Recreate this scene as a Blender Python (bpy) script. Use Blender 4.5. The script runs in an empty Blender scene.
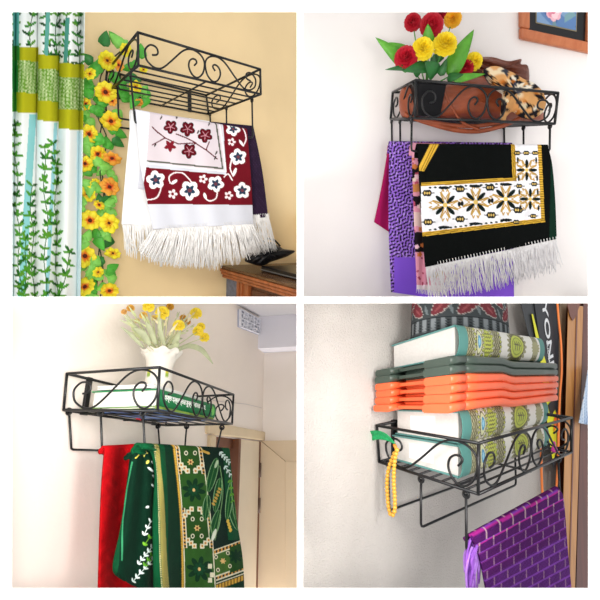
import bpy, bmesh, math, random
import numpy as np
from mathutils import Vector, Matrix
random.seed(7); rng = np.random.default_rng(7)
SC = bpy.context.scene
COL = SC.collection
F = 450.0          # focal length in pixels of a 600 px frame
CAMH = 1.5
pi = math.pi

# ------------------------------------------------------------------ colour / materials
def lin(c):
    if isinstance(c, str):
        c = [int(c[i:i + 2], 16) / 255 for i in (1, 3, 5)]
    return tuple(x / 12.92 if x <= .04045 else ((x + .055) / 1.055) ** 2.4 for x in c[:3])

MATS = {}
def mat(name, color=None, rough=.6, metal=0., var=.0, vscale=20., bump=0., bscale=60., spec=.5, vcol=False, sheen=0., trans=0.):
    if name in MATS: return MATS[name]
    m = bpy.data.materials.new(name); m.use_nodes = True
    nt = m.node_tree; N = nt.nodes; L = nt.links
    b = N['Principled BSDF']
    b.inputs['Roughness'].default_value = rough
    b.inputs['Metallic'].default_value = metal
    b.inputs['Specular IOR Level'].default_value = spec
    if sheen: b.inputs['Sheen Weight'].default_value = sheen
    if trans: b.inputs['Transmission Weight'].default_value = trans
    tc = N.new('ShaderNodeTexCoord')
    if vcol:
        a = N.new('ShaderNodeAttribute'); a.attribute_name = 'Col'; src = a.outputs['Color']
    else:
        r = N.new('ShaderNodeRGB'); r.outputs[0].default_value = (*lin(color), 1); src = r.outputs[0]
    if var:
        nz = N.new('ShaderNodeTexNoise'); nz.inputs['Scale'].default_value = vscale; nz.inputs['Detail'].default_value = 4
        L.new(tc.outputs['Object'], nz.inputs['Vector'])
        mr = N.new('ShaderNodeMapRange'); mr.inputs['From Min'].default_value = .3; mr.inputs['From Max'].default_value = .7
        mr.inputs['To Min'].default_value = 1 - var; mr.inputs['To Max'].default_value = 1 + var
        L.new(nz.outputs['Fac'], mr.inputs['Value'])
        mx = N.new('ShaderNodeVectorMath'); mx.operation = 'SCALE'
        L.new(src, mx.inputs[0]); L.new(mr.outputs[0], mx.inputs['Scale']); src = mx.outputs[0]
    L.new(src, b.inputs['Base Color'])
    if bump:
        n2 = N.new('ShaderNodeTexNoise'); n2.inputs['Scale'].default_value = bscale; n2.inputs['Detail'].default_value = 5
        L.new(tc.outputs['Object'], n2.inputs['Vector'])
        bp = N.new('ShaderNodeBump'); bp.inputs['Strength'].default_value = bump; bp.inputs['Distance'].default_value = .004
        L.new(n2.outputs['Fac'], bp.inputs['Height']); L.new(bp.outputs[0], b.inputs['Normal'])
    MATS[name] = m
    return m

def wood(name, c1, c2, scale=6., rough=.4, axis=2):
    if name in MATS: return MATS[name]
    m = bpy.data.materials.new(name); m.use_nodes = True
    N = m.node_tree.nodes; L = m.node_tree.links; b = N['Principled BSDF']; b.inputs['Roughness'].default_value = rough
    tc = N.new('ShaderNodeTexCoord'); mp = N.new('ShaderNodeMapping')
    s = [scale * 6] * 3; s[axis] = scale * .5; mp.inputs['Scale'].default_value = s
    nz = N.new('ShaderNodeTexNoise'); nz.inputs['Scale'].default_value = 1.5; nz.inputs['Detail'].default_value = 6; nz.inputs['Distortion'].default_value = .6
    cr = N.new('ShaderNodeValToRGB'); cr.color_ramp.elements[0].color = (*lin(c1), 1); cr.color_ramp.elements[1].color = (*lin(c2), 1)
    cr.color_ramp.elements[0].position = .3; cr.color_ramp.elements[1].position = .7
    L.new(tc.outputs['Object'], mp.inputs['Vector']); L.new(mp.outputs[0], nz.inputs['Vector'])
    L.new(nz.outputs['Fac'], cr.inputs['Fac']); L.new(cr.outputs['Color'], b.inputs['Base Color'])
    MATS[name] = m
    return m

# ------------------------------------------------------------------ four wall frames
POSE = {1: (0.1401, 0.667, 0.0363, -0.6734, 0.7022, -1.5461),
        2: (0.3437, 0.0807, -0.0331, 0.2903, 0.5821, -1.4551),
        3: (-0.2891, 1.3446, -0.224, -0.4576, -0.2142, -0.8632),
        4: (-0.0575, 0.6714, -0.0202, 0.1669, -0.3501, -0.9689)}
def rotv(r):
    r = np.array(r); t = np.linalg.norm(r); k = r / t
    K = np.array([[0, -k[2], k[1]], [k[2], 0, -k[0]], [-k[1], k[0], 0]])
    return np.eye(3) + np.sin(t) * K + (1 - np.cos(t)) * K @ K
def c2w(c):
    c = np.asarray(c, float)
    return np.stack([c[..., 0], -c[..., 2], c[..., 1] + CAMH], -1)

class Cell:
    """A wall's own axes: x runs along the wall, o out of it towards the room, z up it; origin at the shelf's lower left back corner."""
    def __init__(s, k):
        s.k = k
        s.R = rotv(POSE[k][:3]) @ np.array([[1, 0, 0], [0, 0, 1], [0, -1, 0]], float)
        s.t = np.array(POSE[k][3:])
        ax = lambda v: Vector(c2w(s.R @ np.array(v, float)) - np.array([0, 0, CAMH]))
        s.ex, s.en, s.ez = ax((1, 0, 0)), ax((0, -1, 0)), ax((0, 0, 1))
    def l(s, x, o, z):
        x, o, z = np.broadcast_arrays(np.asarray(x, float), np.asarray(o, float), np.asarray(z, float))
        return c2w(np.stack([x, -o, z], -1) @ s.R.T + s.t)
    def v(s, x, o, z): return Vector(s.l(x, o, z))
    def u(s, px, py, o=None, x=None, z=None):
        px, py = np.broadcast_arrays(np.asarray(px, float), np.asarray(py, float))
        d = np.stack([(px - 300) / F, -(py - 300) / F, -np.ones_like(px)], -1)
        i, val = (1, -np.asarray(o, float)) if o is not None else ((0, np.asarray(x, float)) if x is not None else (2, np.asarray(z, float)))
        n = s.R[:, i]; sc = (val + n @ s.t) / (d @ n)
        q = (d * sc[..., None] - s.t) @ s.R
        return np.stack([q[..., 0], -q[..., 1], q[..., 2]], -1)
    def w(s, px, py, **kw):
        q = s.u(px, py, **kw); return s.l(q[..., 0], q[..., 1], q[..., 2])
    def wv(s, px, py, **kw): return Vector(s.w(px, py, **kw))
class Pile(Cell):
    """The piled books: fore-edges are thinner than the spines, so the pile sinks towards the wall and a little towards its far end."""
    def v(s, x, o, z): return Cell.v(s, x, o, z * (1 - .95 * (.17 - o)) * (1 - .3 * max(0, x - .03)))
C1, C2, C3, C4 = Cell(1), Cell(2), Cell(3), Cell(4)
C4P = Pile(4)

# ------------------------------------------------------------------ objects
OFF = {}
def props(o, label=None, cat=None, group=None, kind=None):
    if label: o['label'] = label
    if cat: o['category'] = cat
    if group: o['group'] = group
    if kind: o['kind'] = kind
    return o
def thing(name, label, cat, loc, group=None):
    o = bpy.data.objects.new(name, None); COL.objects.link(o)
    o.empty_display_size = .03; o.location = loc; OFF[o] = Vector(loc)
    return props(o, label, cat, group)

class MB:
    def __init__(s): s.v = []; s.f = []; s.m = []; s.c = None; s.sm = []
    def add(s, vs, fs, m=0, smooth=True):
        b = len(s.v); s.v += [tuple(p) for p in vs]
        for f in fs: s.f.append(tuple(b + i for i in f)); s.m.append(m); s.sm.append(smooth)
        return s
    def tube(s, pts, r, n=8, closed=False, m=0):
        P = [Vector(p) for p in pts]; k = len(P); rings = []; prev = None
        for i in range(k):
            a = P[(i - 1) % k] if (closed or i) else P[0]; b = P[(i + 1) % k] if (closed or i < k - 1) else P[-1]
            t = (b - a).normalized()
            if prev is None:
                h = Vector((0, 0, 1)) if abs(t.z) < .9 else Vector((1, 0, 0)); nn = t.cross(h).normalized()
            else:
                nn = (prev - t * prev.dot(t)); nn = nn.normalized() if nn.length > 1e-6 else t.orthogonal().normalized()
            prev = nn; bb = t.cross(nn); rr = r(i / max(1, k - 1)) if callable(r) else r
            rings.append([P[i] + nn * (rr * math.cos(2 * pi * j / n)) + bb * (rr * math.sin(2 * pi * j / n)) for j in range(n)])
        vs = [p for q in rings for p in q]; fs = []
        for i in range(k if closed else k - 1):
            for j in range(n):
                a = i * n + j; b = i * n + (j + 1) % n; i2 = ((i + 1) % k) * n
                fs.append((a, b, i2 + (j + 1) % n, i2 + j))
        if not closed: fs.append(tuple(range(n - 1, -1, -1))); fs.append(tuple((k - 1) * n + j for j in range(n)))
        return s.add(vs, fs, m)
    def box(s, p, m=0):      # p: 8 points, bottom loop 4 then top loop 4
        return s.add(p, [(0, 1, 2, 3), (7, 6, 5, 4), (0, 4, 5, 1), (1, 5, 6, 2), (2, 6, 7, 3), (3, 7, 4, 0)], m, False)
    def lbox(s, c, x0, x1, o0, o1, z0, z1, m=0):
        return s.box([c.v(x, o, z) for z in (z0, z1) for x, o in ((x0, o0), (x1, o0), (x1, o1), (x0, o1))], m)
    def sphere(s, c, r, n=10, sx=(1, 1, 1), m=0):
        c = Vector(c); vs = []; fs = []
        for i in range(n // 2 + 1):
            a = pi * i / (n // 2)
            for j in range(n):
                b = 2 * pi * j / n
                vs.append(c + Vector((r * sx[0] * math.sin(a) * math.cos(b), r * sx[1] * math.sin(a) * math.sin(b), r * sx[2] * math.cos(a))))
        for i in range(n // 2):
            for j in range(n): fs.append((i * n + j, i * n + (j + 1) % n, (i + 1) * n + (j + 1) % n, (i + 1) * n + j))
        return s.add(vs, fs, m)
    def lathe(s, o, up, prof, n=24, m=0, sq=1.):
        o = Vector(o); up = Vector(up).normalized(); a = up.orthogonal().normalized(); b = up.cross(a); vs = []; fs = []
        for (r, h) in prof:
            for j in range(n):
                t = 2 * pi * j / n; vs.append(o + up * h + a * (r * math.cos(t)) + b * (r * math.sin(t) * sq))
        for i in range(len(prof) - 1):
            for j in range(n): fs.append((i * n + j, i * n + (j + 1) % n, (i + 1) * n + (j + 1) % n, (i + 1) * n + j))
        return s.add(vs, fs, m)
    def grid(s, G, m=0, cols=None, wrap=False):
        G = np.asarray(G); h, w = G.shape[:2]; b = len(s.v)
        s.v += [tuple(p) for p in G.reshape(-1, 3)]
        for i in range(h - 1):
            for j in range(w if wrap else w - 1):
                j2 = (j + 1) % w
                s.f.append((b + i * w + j, b + i * w + j2, b + (i + 1) * w + j2, b + (i + 1) * w + j)); s.m.append(m); s.sm.append(True)
        if cols is not None:
            cc = np.asarray(cols).reshape(-1, 3)
            if s.c is None: s.c = np.ones((0, 3))
            s.c = np.concatenate([s.c, np.ones((b - len(s.c), 3)) * .5, cc]) if b > len(s.c) else np.concatenate([s.c, cc])
        return s
    def prism(s, front, back, m=0, smooth=False):
        n = len(front); vs = list(front) + list(back)
        fs = [tuple(range(n)), tuple(range(2 * n - 1, n - 1, -1))] + [(i, n + i, n + (i + 1) % n, (i + 1) % n) for i in range(n)]
        return s.add(vs, fs, m, smooth)
    def build(s, name, mats, parent=None, cell=None, loc=None, solid=0., bevel=0., label=None, cat=None, group=None, kind=None, subd=0, fixn=False):
        if not isinstance(mats, (list, tuple)): mats = [mats]
        if parent is not None: off = OFF[parent]
        else: off = Vector(loc) if loc is not None else Vector(np.mean(np.array([tuple(v) for v in s.v]), 0))
        A = np.array([tuple(v) for v in s.v], float)
        me = bpy.data.meshes.new(name); me.from_pydata([tuple(p) for p in (A - np.array(off))], [], s.f)
        me.polygons.foreach_set('material_index', s.m); me.polygons.foreach_set('use_smooth', s.sm)
        if s.c is not None:
            at = me.color_attributes.new('Col', 'FLOAT_COLOR', 'POINT')
            cc = np.ones((len(A), 4)); cc[:len(s.c), :3] = s.c; at.data.foreach_set('color', cc.ravel())
        for m in mats: me.materials.append(m)
        if fixn:
            bm = bmesh.new(); bm.from_mesh(me); bmesh.ops.recalc_face_normals(bm, faces=bm.faces); bm.to_mesh(me); bm.free()
        if cell is not None:
            for ax, sg, lim in ((0, 1 if cell.k in (1, 3) else -1, -.001 if cell.k in (1, 3) else .001), (2, -1 if cell.k < 3 else 1, CAMH + (.001 if cell.k < 3 else -.001))):
                if (sg * (A[:, ax] - lim)).max() > 0:
                    bm = bmesh.new(); bm.from_mesh(me)
                    no = Vector((0, 0, 0)); no[ax] = sg; co = Vector((0, 0, 0)); co[ax] = lim - off[ax]
                    bmesh.ops.bisect_plane(bm, geom=bm.verts[:] + bm.edges[:] + bm.faces[:], plane_co=co, plane_no=no, clear_outer=True)
                    bm.to_mesh(me); bm.free()
        me.update()
        o = bpy.data.objects.new(name, me); COL.objects.link(o)
        if parent is not None: o.parent = parent
        else: o.location = off
        OFF[o] = off
        if solid:
            md = o.modifiers.new('thick', 'SOLIDIFY'); md.thickness = solid; md.offset = 0
        if bevel:
            md = o.modifiers.new('edge', 'BEVEL'); md.width = bevel; md.segments = 2; md.limit_method = 'ANGLE'
        if subd:
            md = o.modifiers.new('sub', 'SUBSURF'); md.levels = md.render_levels = subd
        return props(o, label, cat, group, kind)

def cr(pts, n=8, closed=False):          # Catmull-Rom through points (any dimension)
    P = np.asarray(pts, float); k = len(P); out = []
    for i in range(k if closed else k - 1):
        if closed: p = [P[(i + j) % k] for j in (-1, 0, 1, 2)]
        else: p = [P[max(0, i - 1)], P[i], P[i + 1], P[min(k - 1, i + 2)]]
        for t in np.arange(n) / n:
            out.append(.5 * (2 * p[1] + (p[2] - p[0]) * t + (2 * p[0] - 5 * p[1] + 4 * p[2] - p[3]) * t * t + (3 * p[1] - p[0] - 3 * p[2] + p[3]) * t ** 3))
    if not closed: out.append(P[-1])
    return np.array(out)
def along(pts, n):                        # resample polyline by arc length
    P = np.asarray(pts, float); d = np.r_[0, np.cumsum(np.linalg.norm(np.diff(P, axis=0), axis=1))]
    q = np.linspace(0, d[-1], n); return np.stack([np.interp(q, d, P[:, i]) for i in range(P.shape[1])], -1)

# ------------------------------------------------------------------ printing / weaving patterns into cloth
class Paint:
    def __init__(s, X, Y, base):
        s.X, s.Y = np.asarray(X, float), np.asarray(Y, float); s.c = np.empty(s.X.shape + (3,)); s.c[:] = lin(base)
    def put(s, mk, col): s.c[mk] = lin(col); return s
    def inpoly(s, pts):
        x, y = s.X, s.Y; r = np.zeros(x.shape, bool); n = len(pts)
        for i in range(n):
            (x1, y1), (x2, y2) = pts[i], pts[(i + 1) % n]
            if y1 == y2: continue
            c = ((y1 > y) != (y2 > y)) & (x < (x2 - x1) * (y - y1) / (y2 - y1) + x1); r ^= c
        return r
    def poly(s, pts, col): return s.put(s.inpoly(pts), col)
    def dseg(s, a, b):
        dx, dy = b[0] - a[0], b[1] - a[1]; L = dx * dx + dy * dy + 1e-9
        t = np.clip(((s.X - a[0]) * dx + (s.Y - a[1]) * dy) / L, 0, 1)
        return np.hypot(s.X - a[0] - t * dx, s.Y - a[1] - t * dy)
    def line(s, pts, w, col):
        m = np.zeros(s.X.shape, bool)
        for a, b in zip(pts[:-1], pts[1:]): m |= s.dseg(a, b) < w / 2
        return s.put(m, col)
    def ell(s, cx, cy, a, b, ang, col):
        c, n = math.cos(ang), math.sin(ang); dx, dy = s.X - cx, s.Y - cy
        return s.put(((dx * c + dy * n) / a) ** 2 + ((-dx * n + dy * c) / b) ** 2 < 1, col)
    def star(s, cx, cy, r, n, dep, rot, col, sq=1.):
        dx, dy = s.X - cx, (s.Y - cy) / sq; th = np.arctan2(dy, dx) - rot
        return s.put(np.hypot(dx, dy) < r * (1 - dep + dep * np.abs(np.cos(n * th / 2))), col)
    def spiky(s, cx, cy, r, n, dep, rot, col):      # pointed star
        dx, dy = s.X - cx, s.Y - cy; th = ((np.arctan2(dy, dx) - rot) * n / (2 * pi)) % 1
        return s.put(np.hypot(dx, dy) < r * (1 - dep * (1 - np.abs(2 * th - 1))), col)
    def leaf(s, x0, y0, x1, y1, w, col):
        L = math.hypot(x1 - x0, y1 - y0); a = math.atan2(y1 - y0, x1 - x0)
        return s.ell((x0 + x1) / 2, (y0 + y1) / 2, L / 2, w / 2, a, col)

def drape(cell, name, left, right, out, nu, nv, paint, mt, parent=None, ripple=None, back=.0, roll=.006, loc=None, thick=.0025, sag=0., flat=False, **kw):
    """A cloth over a rail: the sheet in front between its left and right edges, rolled over the rail and down behind."""
    L = along(cr(left, 6), nv) if len(left) > 2 else along(left, nv)
    Rr = along(cr(right, 6), nv) if len(right) > 2 else along(right, nv)
    u = np.linspace(0, 1, nu)[None, :]; v = np.linspace(0, 1, nv)[:, None]
    PX = L[:, :1] * (1 - u) + Rr[:, :1] * u; PY = L[:, 1:] * (1 - u) + Rr[:, 1:] * u + sag * 4 * u * (1 - u) * (1 - v)
    U = np.broadcast_to(u, PX.shape); V = np.broadcast_to(v, PX.shape)
    o = np.full(PX.shape, float(out))
    if ripple is not None: o = o + ripple(U, V)
    q = cell.u(PX, PY, o=o)
    if back:
        na, nb = 7, 14
        q0 = q[0]; rows = []; pyr = []; st = abs(PY[1, nu // 2] - PY[0, nu // 2]) + 1e-6
        dz = np.abs(q[0, :, 2] - q[1, :, 2]).mean() + 1e-6
        for i in range(1, na + 1):
            t = pi * i / na
            rows.append(np.stack([q0[:, 0], q0[:, 1] - roll + roll * math.cos(t), q0[:, 2] + roll * math.sin(t)], -1)); pyr.append(roll * t)
        for i in range(1, nb + 1):
            h = back * i / nb
            rows.append(np.stack([q0[:, 0], q0[:, 1] - 2 * roll - .004 * math.sin(3 * i / nb), q0[:, 2] - h], -1)); pyr.append(roll * pi + h)
        q = np.concatenate([np.array(rows[::-1]), q], 0)
        ext = np.array([PY[0] - d / dz * st for d in pyr[::-1]])
        PY = np.concatenate([ext, PY], 0); PX = np.concatenate([np.repeat(PX[:1], na + nb, 0), PX], 0)
    cols = paint(PX, PY)
    mb = MB(); mb.grid(cell.l(q[..., 0], q[..., 1], q[..., 2]), cols=cols)
    return mb.build(name, mt, parent, cell, loc=loc, solid=thick, **kw)

def fringe(cell, root, tip, out, n, r, mt, parent, name='fringe', jit=3., segs=5, depth=.006, **kw):
    A = along(root, n); B = along(tip, n); mb = MB()
    for i in range(n):
        a = A[i]; b = B[i] + np.array([random.uniform(-jit, jit), random.uniform(-jit, jit * .6)])
        ph = random.uniform(0, 6); pts = []
        o0 = out + random.uniform(-depth, depth)
        for k in range(segs + 1):
            t = k / segs; p = a * (1 - t) + b * t + np.array([math.sin(ph + 4 * t) * .5 * t, 0])
            pts.append(cell.wv(p[0], p[1], o=out * (1 - t) + o0 * t))
        mb.tube(pts, lambda t: r * (1 - .5 * t), 3)
    return mb.build(name, mt, parent, cell, **kw)

def inflate(cell, outline, out, tf, tb, n=9, smooth=5, paint=None, fold=None, c=None):
    O = cr(outline, smooth, True); c = np.array(c) if c is not None else O.mean(0); mb = MB(); k = len(O)
    S = np.sin(np.linspace(.0, pi / 2, n)); rows = []; PXs = []
    for sgn, th in ((1, tf), (-1, tb)):
        SS = S if sgn > 0 else S[::-1][1:]
        for s_ in SS:
            p = c + (O - c) * max(s_, .001); o = out + sgn * th * math.sqrt(max(0, 1 - s_ * s_))
            o = np.full(k, o)
            if fold is not None and sgn > 0: o = o + fold(p[:, 0], p[:, 1]) * math.sqrt(max(0, 1 - s_ ** 4))
            rows.append(cell.w(p[:, 0], p[:, 1], o=o)); PXs.append(p)
    P = np.array(PXs); mb.grid(np.array(rows), cols=paint(P[..., 0], P[..., 1]) if paint else None, wrap=True)
    return mb

# ------------------------------------------------------------------ materials
M_IRON = mat('black_painted_iron', '#17181a', .35, .2, spec=.5)
M_WHITE = mat('white_painted_board', '#ffffff', .7)
M_CLOTH = mat('woven_cloth', vcol=True, rough=.9, bump=.25, bscale=900, spec=.15)
M_VELVET = mat('velvet_cloth', vcol=True, rough=.85, bump=.3, bscale=500, spec=.1, var=.12, vscale=40)
M_PRINT = mat('printed_surface', vcol=True, rough=.5, spec=.3)
M_GLOSSP = mat('glossy_printed_surface', vcol=True, rough=.3, spec=.4)

# ------------------------------------------------------------------ the setting: a white cross of partitions between four walls
def slab(name, x0, x1, y0, y1, z0, z1):
    mb = MB(); mb.box([(x, y, z) for z in (z0, z1) for x, y in ((x0, y0), (x1, y0), (x1, y1), (x0, y1))])
    return mb.build(name, M_WHITE, kind='structure')
YF = .62                                   # the front edge of the partitions
W_ = 600 * YF / F / 2                      # half width of what the front edge spans
e = W_ - 288 * (YF + .004) / F; t = 3 * YF / F
slab('wall_partition', -t, t, YF, 3.6, CAMH - W_ + e, CAMH + W_ - e)
slab('floor_partition', -W_ + e, -t, YF, 3.6, CAMH - t, CAMH + t)
slab('floor_partition_right', t, W_ - e, YF, 3.6, CAMH - t, CAMH + t)
slab('rim_left', -W_ - .25, -W_ + e, YF, YF + .004, CAMH - W_ - .25, CAMH + W_ + .25)  # thin front rim bordering the bays; no walls run back from it
slab('rim_right', W_ - e, W_ + .25, YF, YF + .004, CAMH - W_ - .25, CAMH + W_ + .25)
for nm, z0, z1 in (('ceiling_edge', W_ - e, W_ + .25), ('floor_edge', -W_ - .25, -W_ + e)):
    slab('rim_upper' if nm[0] == 'c' else 'rim_lower', -W_ + e, W_ - e, YF, YF + .004, CAMH + z0, CAMH + z1)  # upper and lower strips of the same border rim

def wall(cell, name, mt, x0, x1, z0, z1, o0=-.05, o1=0.):
    mb = MB()
    mb.lbox(cell, x0, x1, o0, o1, z0, z1)
    return mb.build(name, mt, None, cell, kind='structure')
wall(C1, 'wall_upper_left', mat('beige_wall', '#f4d9a8', .9, var=.03, vscale=5, bump=.12, bscale=120), -.6, 1.1, -1.15, .8)
wall(C2, 'wall_upper_right', mat('pale_wall', '#f6f1ee', .9, var=.015, vscale=4, bump=.1, bscale=120), -.6, 1.0, -.85, .5)
M_W3 = mat('cream_white_wall', '#f6ece2', .9, var=.02, vscale=4, bump=.15, bscale=90)
M_W4 = mat('grey_plaster_wall', '#c6c1bb', .95, var=.04, vscale=14, bump=.9, bscale=280)
wall(C4, 'wall_lower_right', M_W4, -.5, 1.6, -1., .75)

# ------------------------------------------------------------------ the wire shelves
HALF = [(.139, .0), (.02, .0)]
SCROLL = np.array([(.097, .43), (.128, .47), (.139, .56), (.131, .68), (.108, .735), (.078, .71), (.048, .53), (.055, .26), (.09, .1), (.13, .045), (.175, .12), (.243, .43), (.315, .79), (.365, .94), (.41, .97), (.455, .91), (.488, .76), (.497, .55), (.48, .24), (.436, .055), (.395, .13), (.371, .35), (.376, .55), (.4, .66), (.425, .655), (.433, .57), (.414, .45)])
DIMS = {1: (.4, .3603, .0814, .003, (.0075, .14, .2904), .1), 2: (.4, .2461, .0837, .005, (.0, .1033, .2335), .085),
        3: (.4, .1991, .0742, .0204, (.0055, .0768, .1666), .0702), 4: (.4, .2336, .0836, .0071, (.0211, .105, .2075), .1024)}
def corners(cell, obs):
    W, D, H, *_ = DIMS[cell.k]; P = {}
    for n in ('LFt', 'LFb', 'RFt', 'RFb', 'LBt', 'LBb', 'RBt', 'RBb'):
        d = np.array([0 if n[0] == 'L' else W, D if n[1] == 'F' else .006, H if n[2] == 't' else 0])
        if n in obs: d = .35 * d + .65 * cell.u(*obs[n], o=d[1])
        P[n] = d
    return P
def rack(cell, obs, label, hang, nbars=6, r=.0032, brackets=(.13, .8), floor_across=False):
    W, D, H, e_, ys, drop = DIMS[cell.k]; P = corners(cell, obs); k = cell.k
    root = thing('wire_wall_shelf', label, 'shelf', cell.v(W / 2, 0, 0), 'black wire wall shelves with scrollwork')
    lv = lambda q: cell.v(*q)
    def bl(a, b, c_, d, u, v): return (P[a] * (1 - u) + P[b] * u) * (1 - v) + (P[c_] * (1 - u) + P[d] * u) * v
    for nm, s in (('top_rim', 't'), ('bottom_rim', 'b')):
        mb = MB(); c4 = [P['LB' + s], P['RB' + s], P['RF' + s], P['LF' + s]]
        for i in range(4): mb.tube([lv(c4[i]), lv(c4[(i + 1) % 4])], r * 1.15, 8); mb.sphere(lv(c4[i]), r * 1.15, 8)
        mb.build(nm, M_IRON, root, cell)
    for s in ('LB', 'RB', 'RF', 'LF'):
        mb = MB(); mb.tube([lv(P[s + 'b']), lv(P[s + 't'])], r * 1.15, 8); mb.build('corner_post', M_IRON, root, cell)
    S = cr(SCROLL, 5)
    def scroll(a, b, c_, d, uv):
        mb = MB(); mb.tube([lv(bl(a, b, c_, d, u, v)) for u, v in uv], r * .85, 6); mb.build('scroll', M_IRON, root, cell)
    scroll('LFb', 'RFb', 'LFt', 'RFt', S); scroll('LFb', 'RFb', 'LFt', 'RFt', [(1 - u, v) for u, v in S])
    SS = [(u * 2, v) for u, v in S]
    scroll('LBb', 'LFb', 'LBt', 'LFt', SS); scroll('RBb', 'RFb', 'RBt', 'RFt', SS)
    for i in range(1, nbars + 1):
        f = i / (nbars + 1); mb = MB()
        mb.tube([lv(P['LBb'] * (1 - f) + P['LFb'] * f), lv(P['RBb'] * (1 - f) + P['RFb'] * f)], r * .8, 6); mb.build('floor_wire', M_IRON, root, cell)
    for x in (.12, .5, .88) if floor_across else (.5,):
        mb = MB(); mb.tube([lv(P['LBb'] * (1 - x) + P['RBb'] * x - np.array([0, 0, .003])), lv(P['LFb'] * (1 - x) + P['RFb'] * x - np.array([0, 0, .003]))], r * .8, 6); mb.build('cross_wire', M_IRON, root, cell)
    for x in brackets:
        a = P['LBb'] * (1 - x) + P['RBb'] * x; b = P['LBt'] * (1 - x) + P['RBt'] * x; mb = MB()
        mb.lbox(cell, a[0] - .007, a[0] + .007, .0005, .007, min(a[2], b[2]) - .004, max(a[2], b[2]) + .004); mb.build('wall_bracket', M_IRON, root, cell, bevel=.001)
    for i, y in enumerate(ys):
        y = max(y, .006)
        tl = np.array([e_, y, 0.]); tr = np.array([W - e_, y, 0.]); bl_ = np.array([e_, y, -drop]); br = np.array([W - e_, y, -drop])
        h = hang.get(i + 1, {})
        for nm, dst in (('tl', tl), ('tr', tr), ('bl', bl_), ('br', br)):
            if nm in h: dst[:] = cell.u(*h[nm], o=y)
        pts = [tl, *(bl_ + np.array(d) for d in ((0, 0, .008), (.002, 0, .002), (.008, 0, 0))), *(br + np.array(d) for d in ((-.008, 0, 0), (-.002, 0, .002), (0, 0, .008))), tr]
        mb = MB(); mb.tube([lv(p) for p in pts], r * .95, 8); hr = mb.build('hanging_rail', M_IRON, root, cell)
        for q in (tl, tr):
            mb = MB(); th = np.linspace(0, 2 * pi, 12, endpoint=False)
            mb.tube([lv(q + np.array([0, .0055 * math.cos(a), .0055 * math.sin(a) - .001])) for a in th], r * 1.0, 6, True); mb.build('end_loop', M_IRON, hr, cell)
    return root, P
OBS = {1: dict(LFt=(137.5, 31.3), RFt=(260.7, 69.6), RFb=(261.5, 94.2), LFb=(137.5, 65.3), LBt=(109, 71.5), RBt=(204.3, 96), RBb=(207.5, 113.5)),
       2: dict(LFt=(415, 78.7), RFt=(557, 93.7), RFb=(555.8, 123.3), LFb=(415.8, 119), LBt=(392.5, 92.5), LBb=(390.8, 118.7), RBt=(540, 92.6)),
       3: dict(LFt=(159.3, 366.7), LFb=(158.3, 412), LBt=(65, 374), LBb=(63.3, 409), RFt=(233.3, 394), RFb=(231.7, 424)),
       4: dict(LFt=(478.8, 442), LFb=(478, 494), LBt=(375.5, 426.5), LBb=(379, 461), RFt=(572.3, 418), RFb=(571, 451))}
RK1, P1 = rack(C1, OBS[1], 'black wire shelf with a flower garland climbing its left end', {3: dict(tl=(130.4, 74), bl=(135, 123), tr=(252, 100), br=(252.7, 138)), 1: dict(tr=(210, 114), br=(211, 139))}, 6)
RK2, P2 = rack(C2, OBS[2], 'black wire shelf holding the brown bag and the pot of red and yellow flowers', {1: dict(tl=(391.7, 121), tr=(504, 126.5), bl=(391.7, 150), br=(504, 152)), 2: dict(tl=(400, 121), tr=(523.5, 127.5), bl=(400, 150), br=(523, 152)), 3: dict(tl=(411.7, 121), tr=(550, 126), bl=(411, 151), br=(549, 152))}, 6)
RK3, P3 = rack(C3, OBS[3], 'black wire shelf holding the white vase and a green book', {1: dict(tl=(69, 411), bl=(70.5, 449.5), tr=(158, 425.5)), 2: dict(tl=(100.7, 412), bl=(101.5, 454.5), tr=(186.7, 426)), 3: dict(tl=(143, 412), tr=(222, 427), bl=(144.5, 457))}, 4, r=.0024, brackets=(.16, .85), floor_across=True)
RK4, P4 = rack(C4, OBS[4], 'black wire shelf loaded with thick books and folded orange stands', {1: dict(tl=(388, 463), bl=(389.5, 510.5)), 2: dict(tl=(421, 479), bl=(421, 527.5)), 3: dict(tl=(466, 494), bl=(466.5, 552), tr=(558, 459))}, 8, r=.0027)

# ------------------------------------------------------------------ leaves and blossoms shared by the plants
def leaf_mesh(mb, base, d, n, L, wd, fold=.25, curl=.25, m=0, k=6, tipw=.5):
    d = d.normalized(); n = (n - d * n.dot(d)); n = n.normalized() if n.length > 1e-5 else d.orthogonal().normalized(); s = d.cross(n)
    vs = []; fs = []
    for i in range(k + 1):
        t = i / k; w_ = wd * .5 * (math.sin(pi * min(1, t ** tipw * .98 + .02)) ** .8) + 1e-5
        c = base + d * (L * t) - n * (curl * L * t * t)
        vs += [c + s * w_ + n * (w_ * fold), c, c - s * w_ + n * (w_ * fold)]
    for i in range(k):
        for j in (0, 1): fs.append((i * 3 + j, i * 3 + j + 1, i * 3 + j + 4, i * 3 + j + 3))
    return mb.add(vs, fs, m)
def rvec(a=1.): return Vector((random.uniform(-a, a), random.uniform(-a, a), random.uniform(-a, a)))

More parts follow.
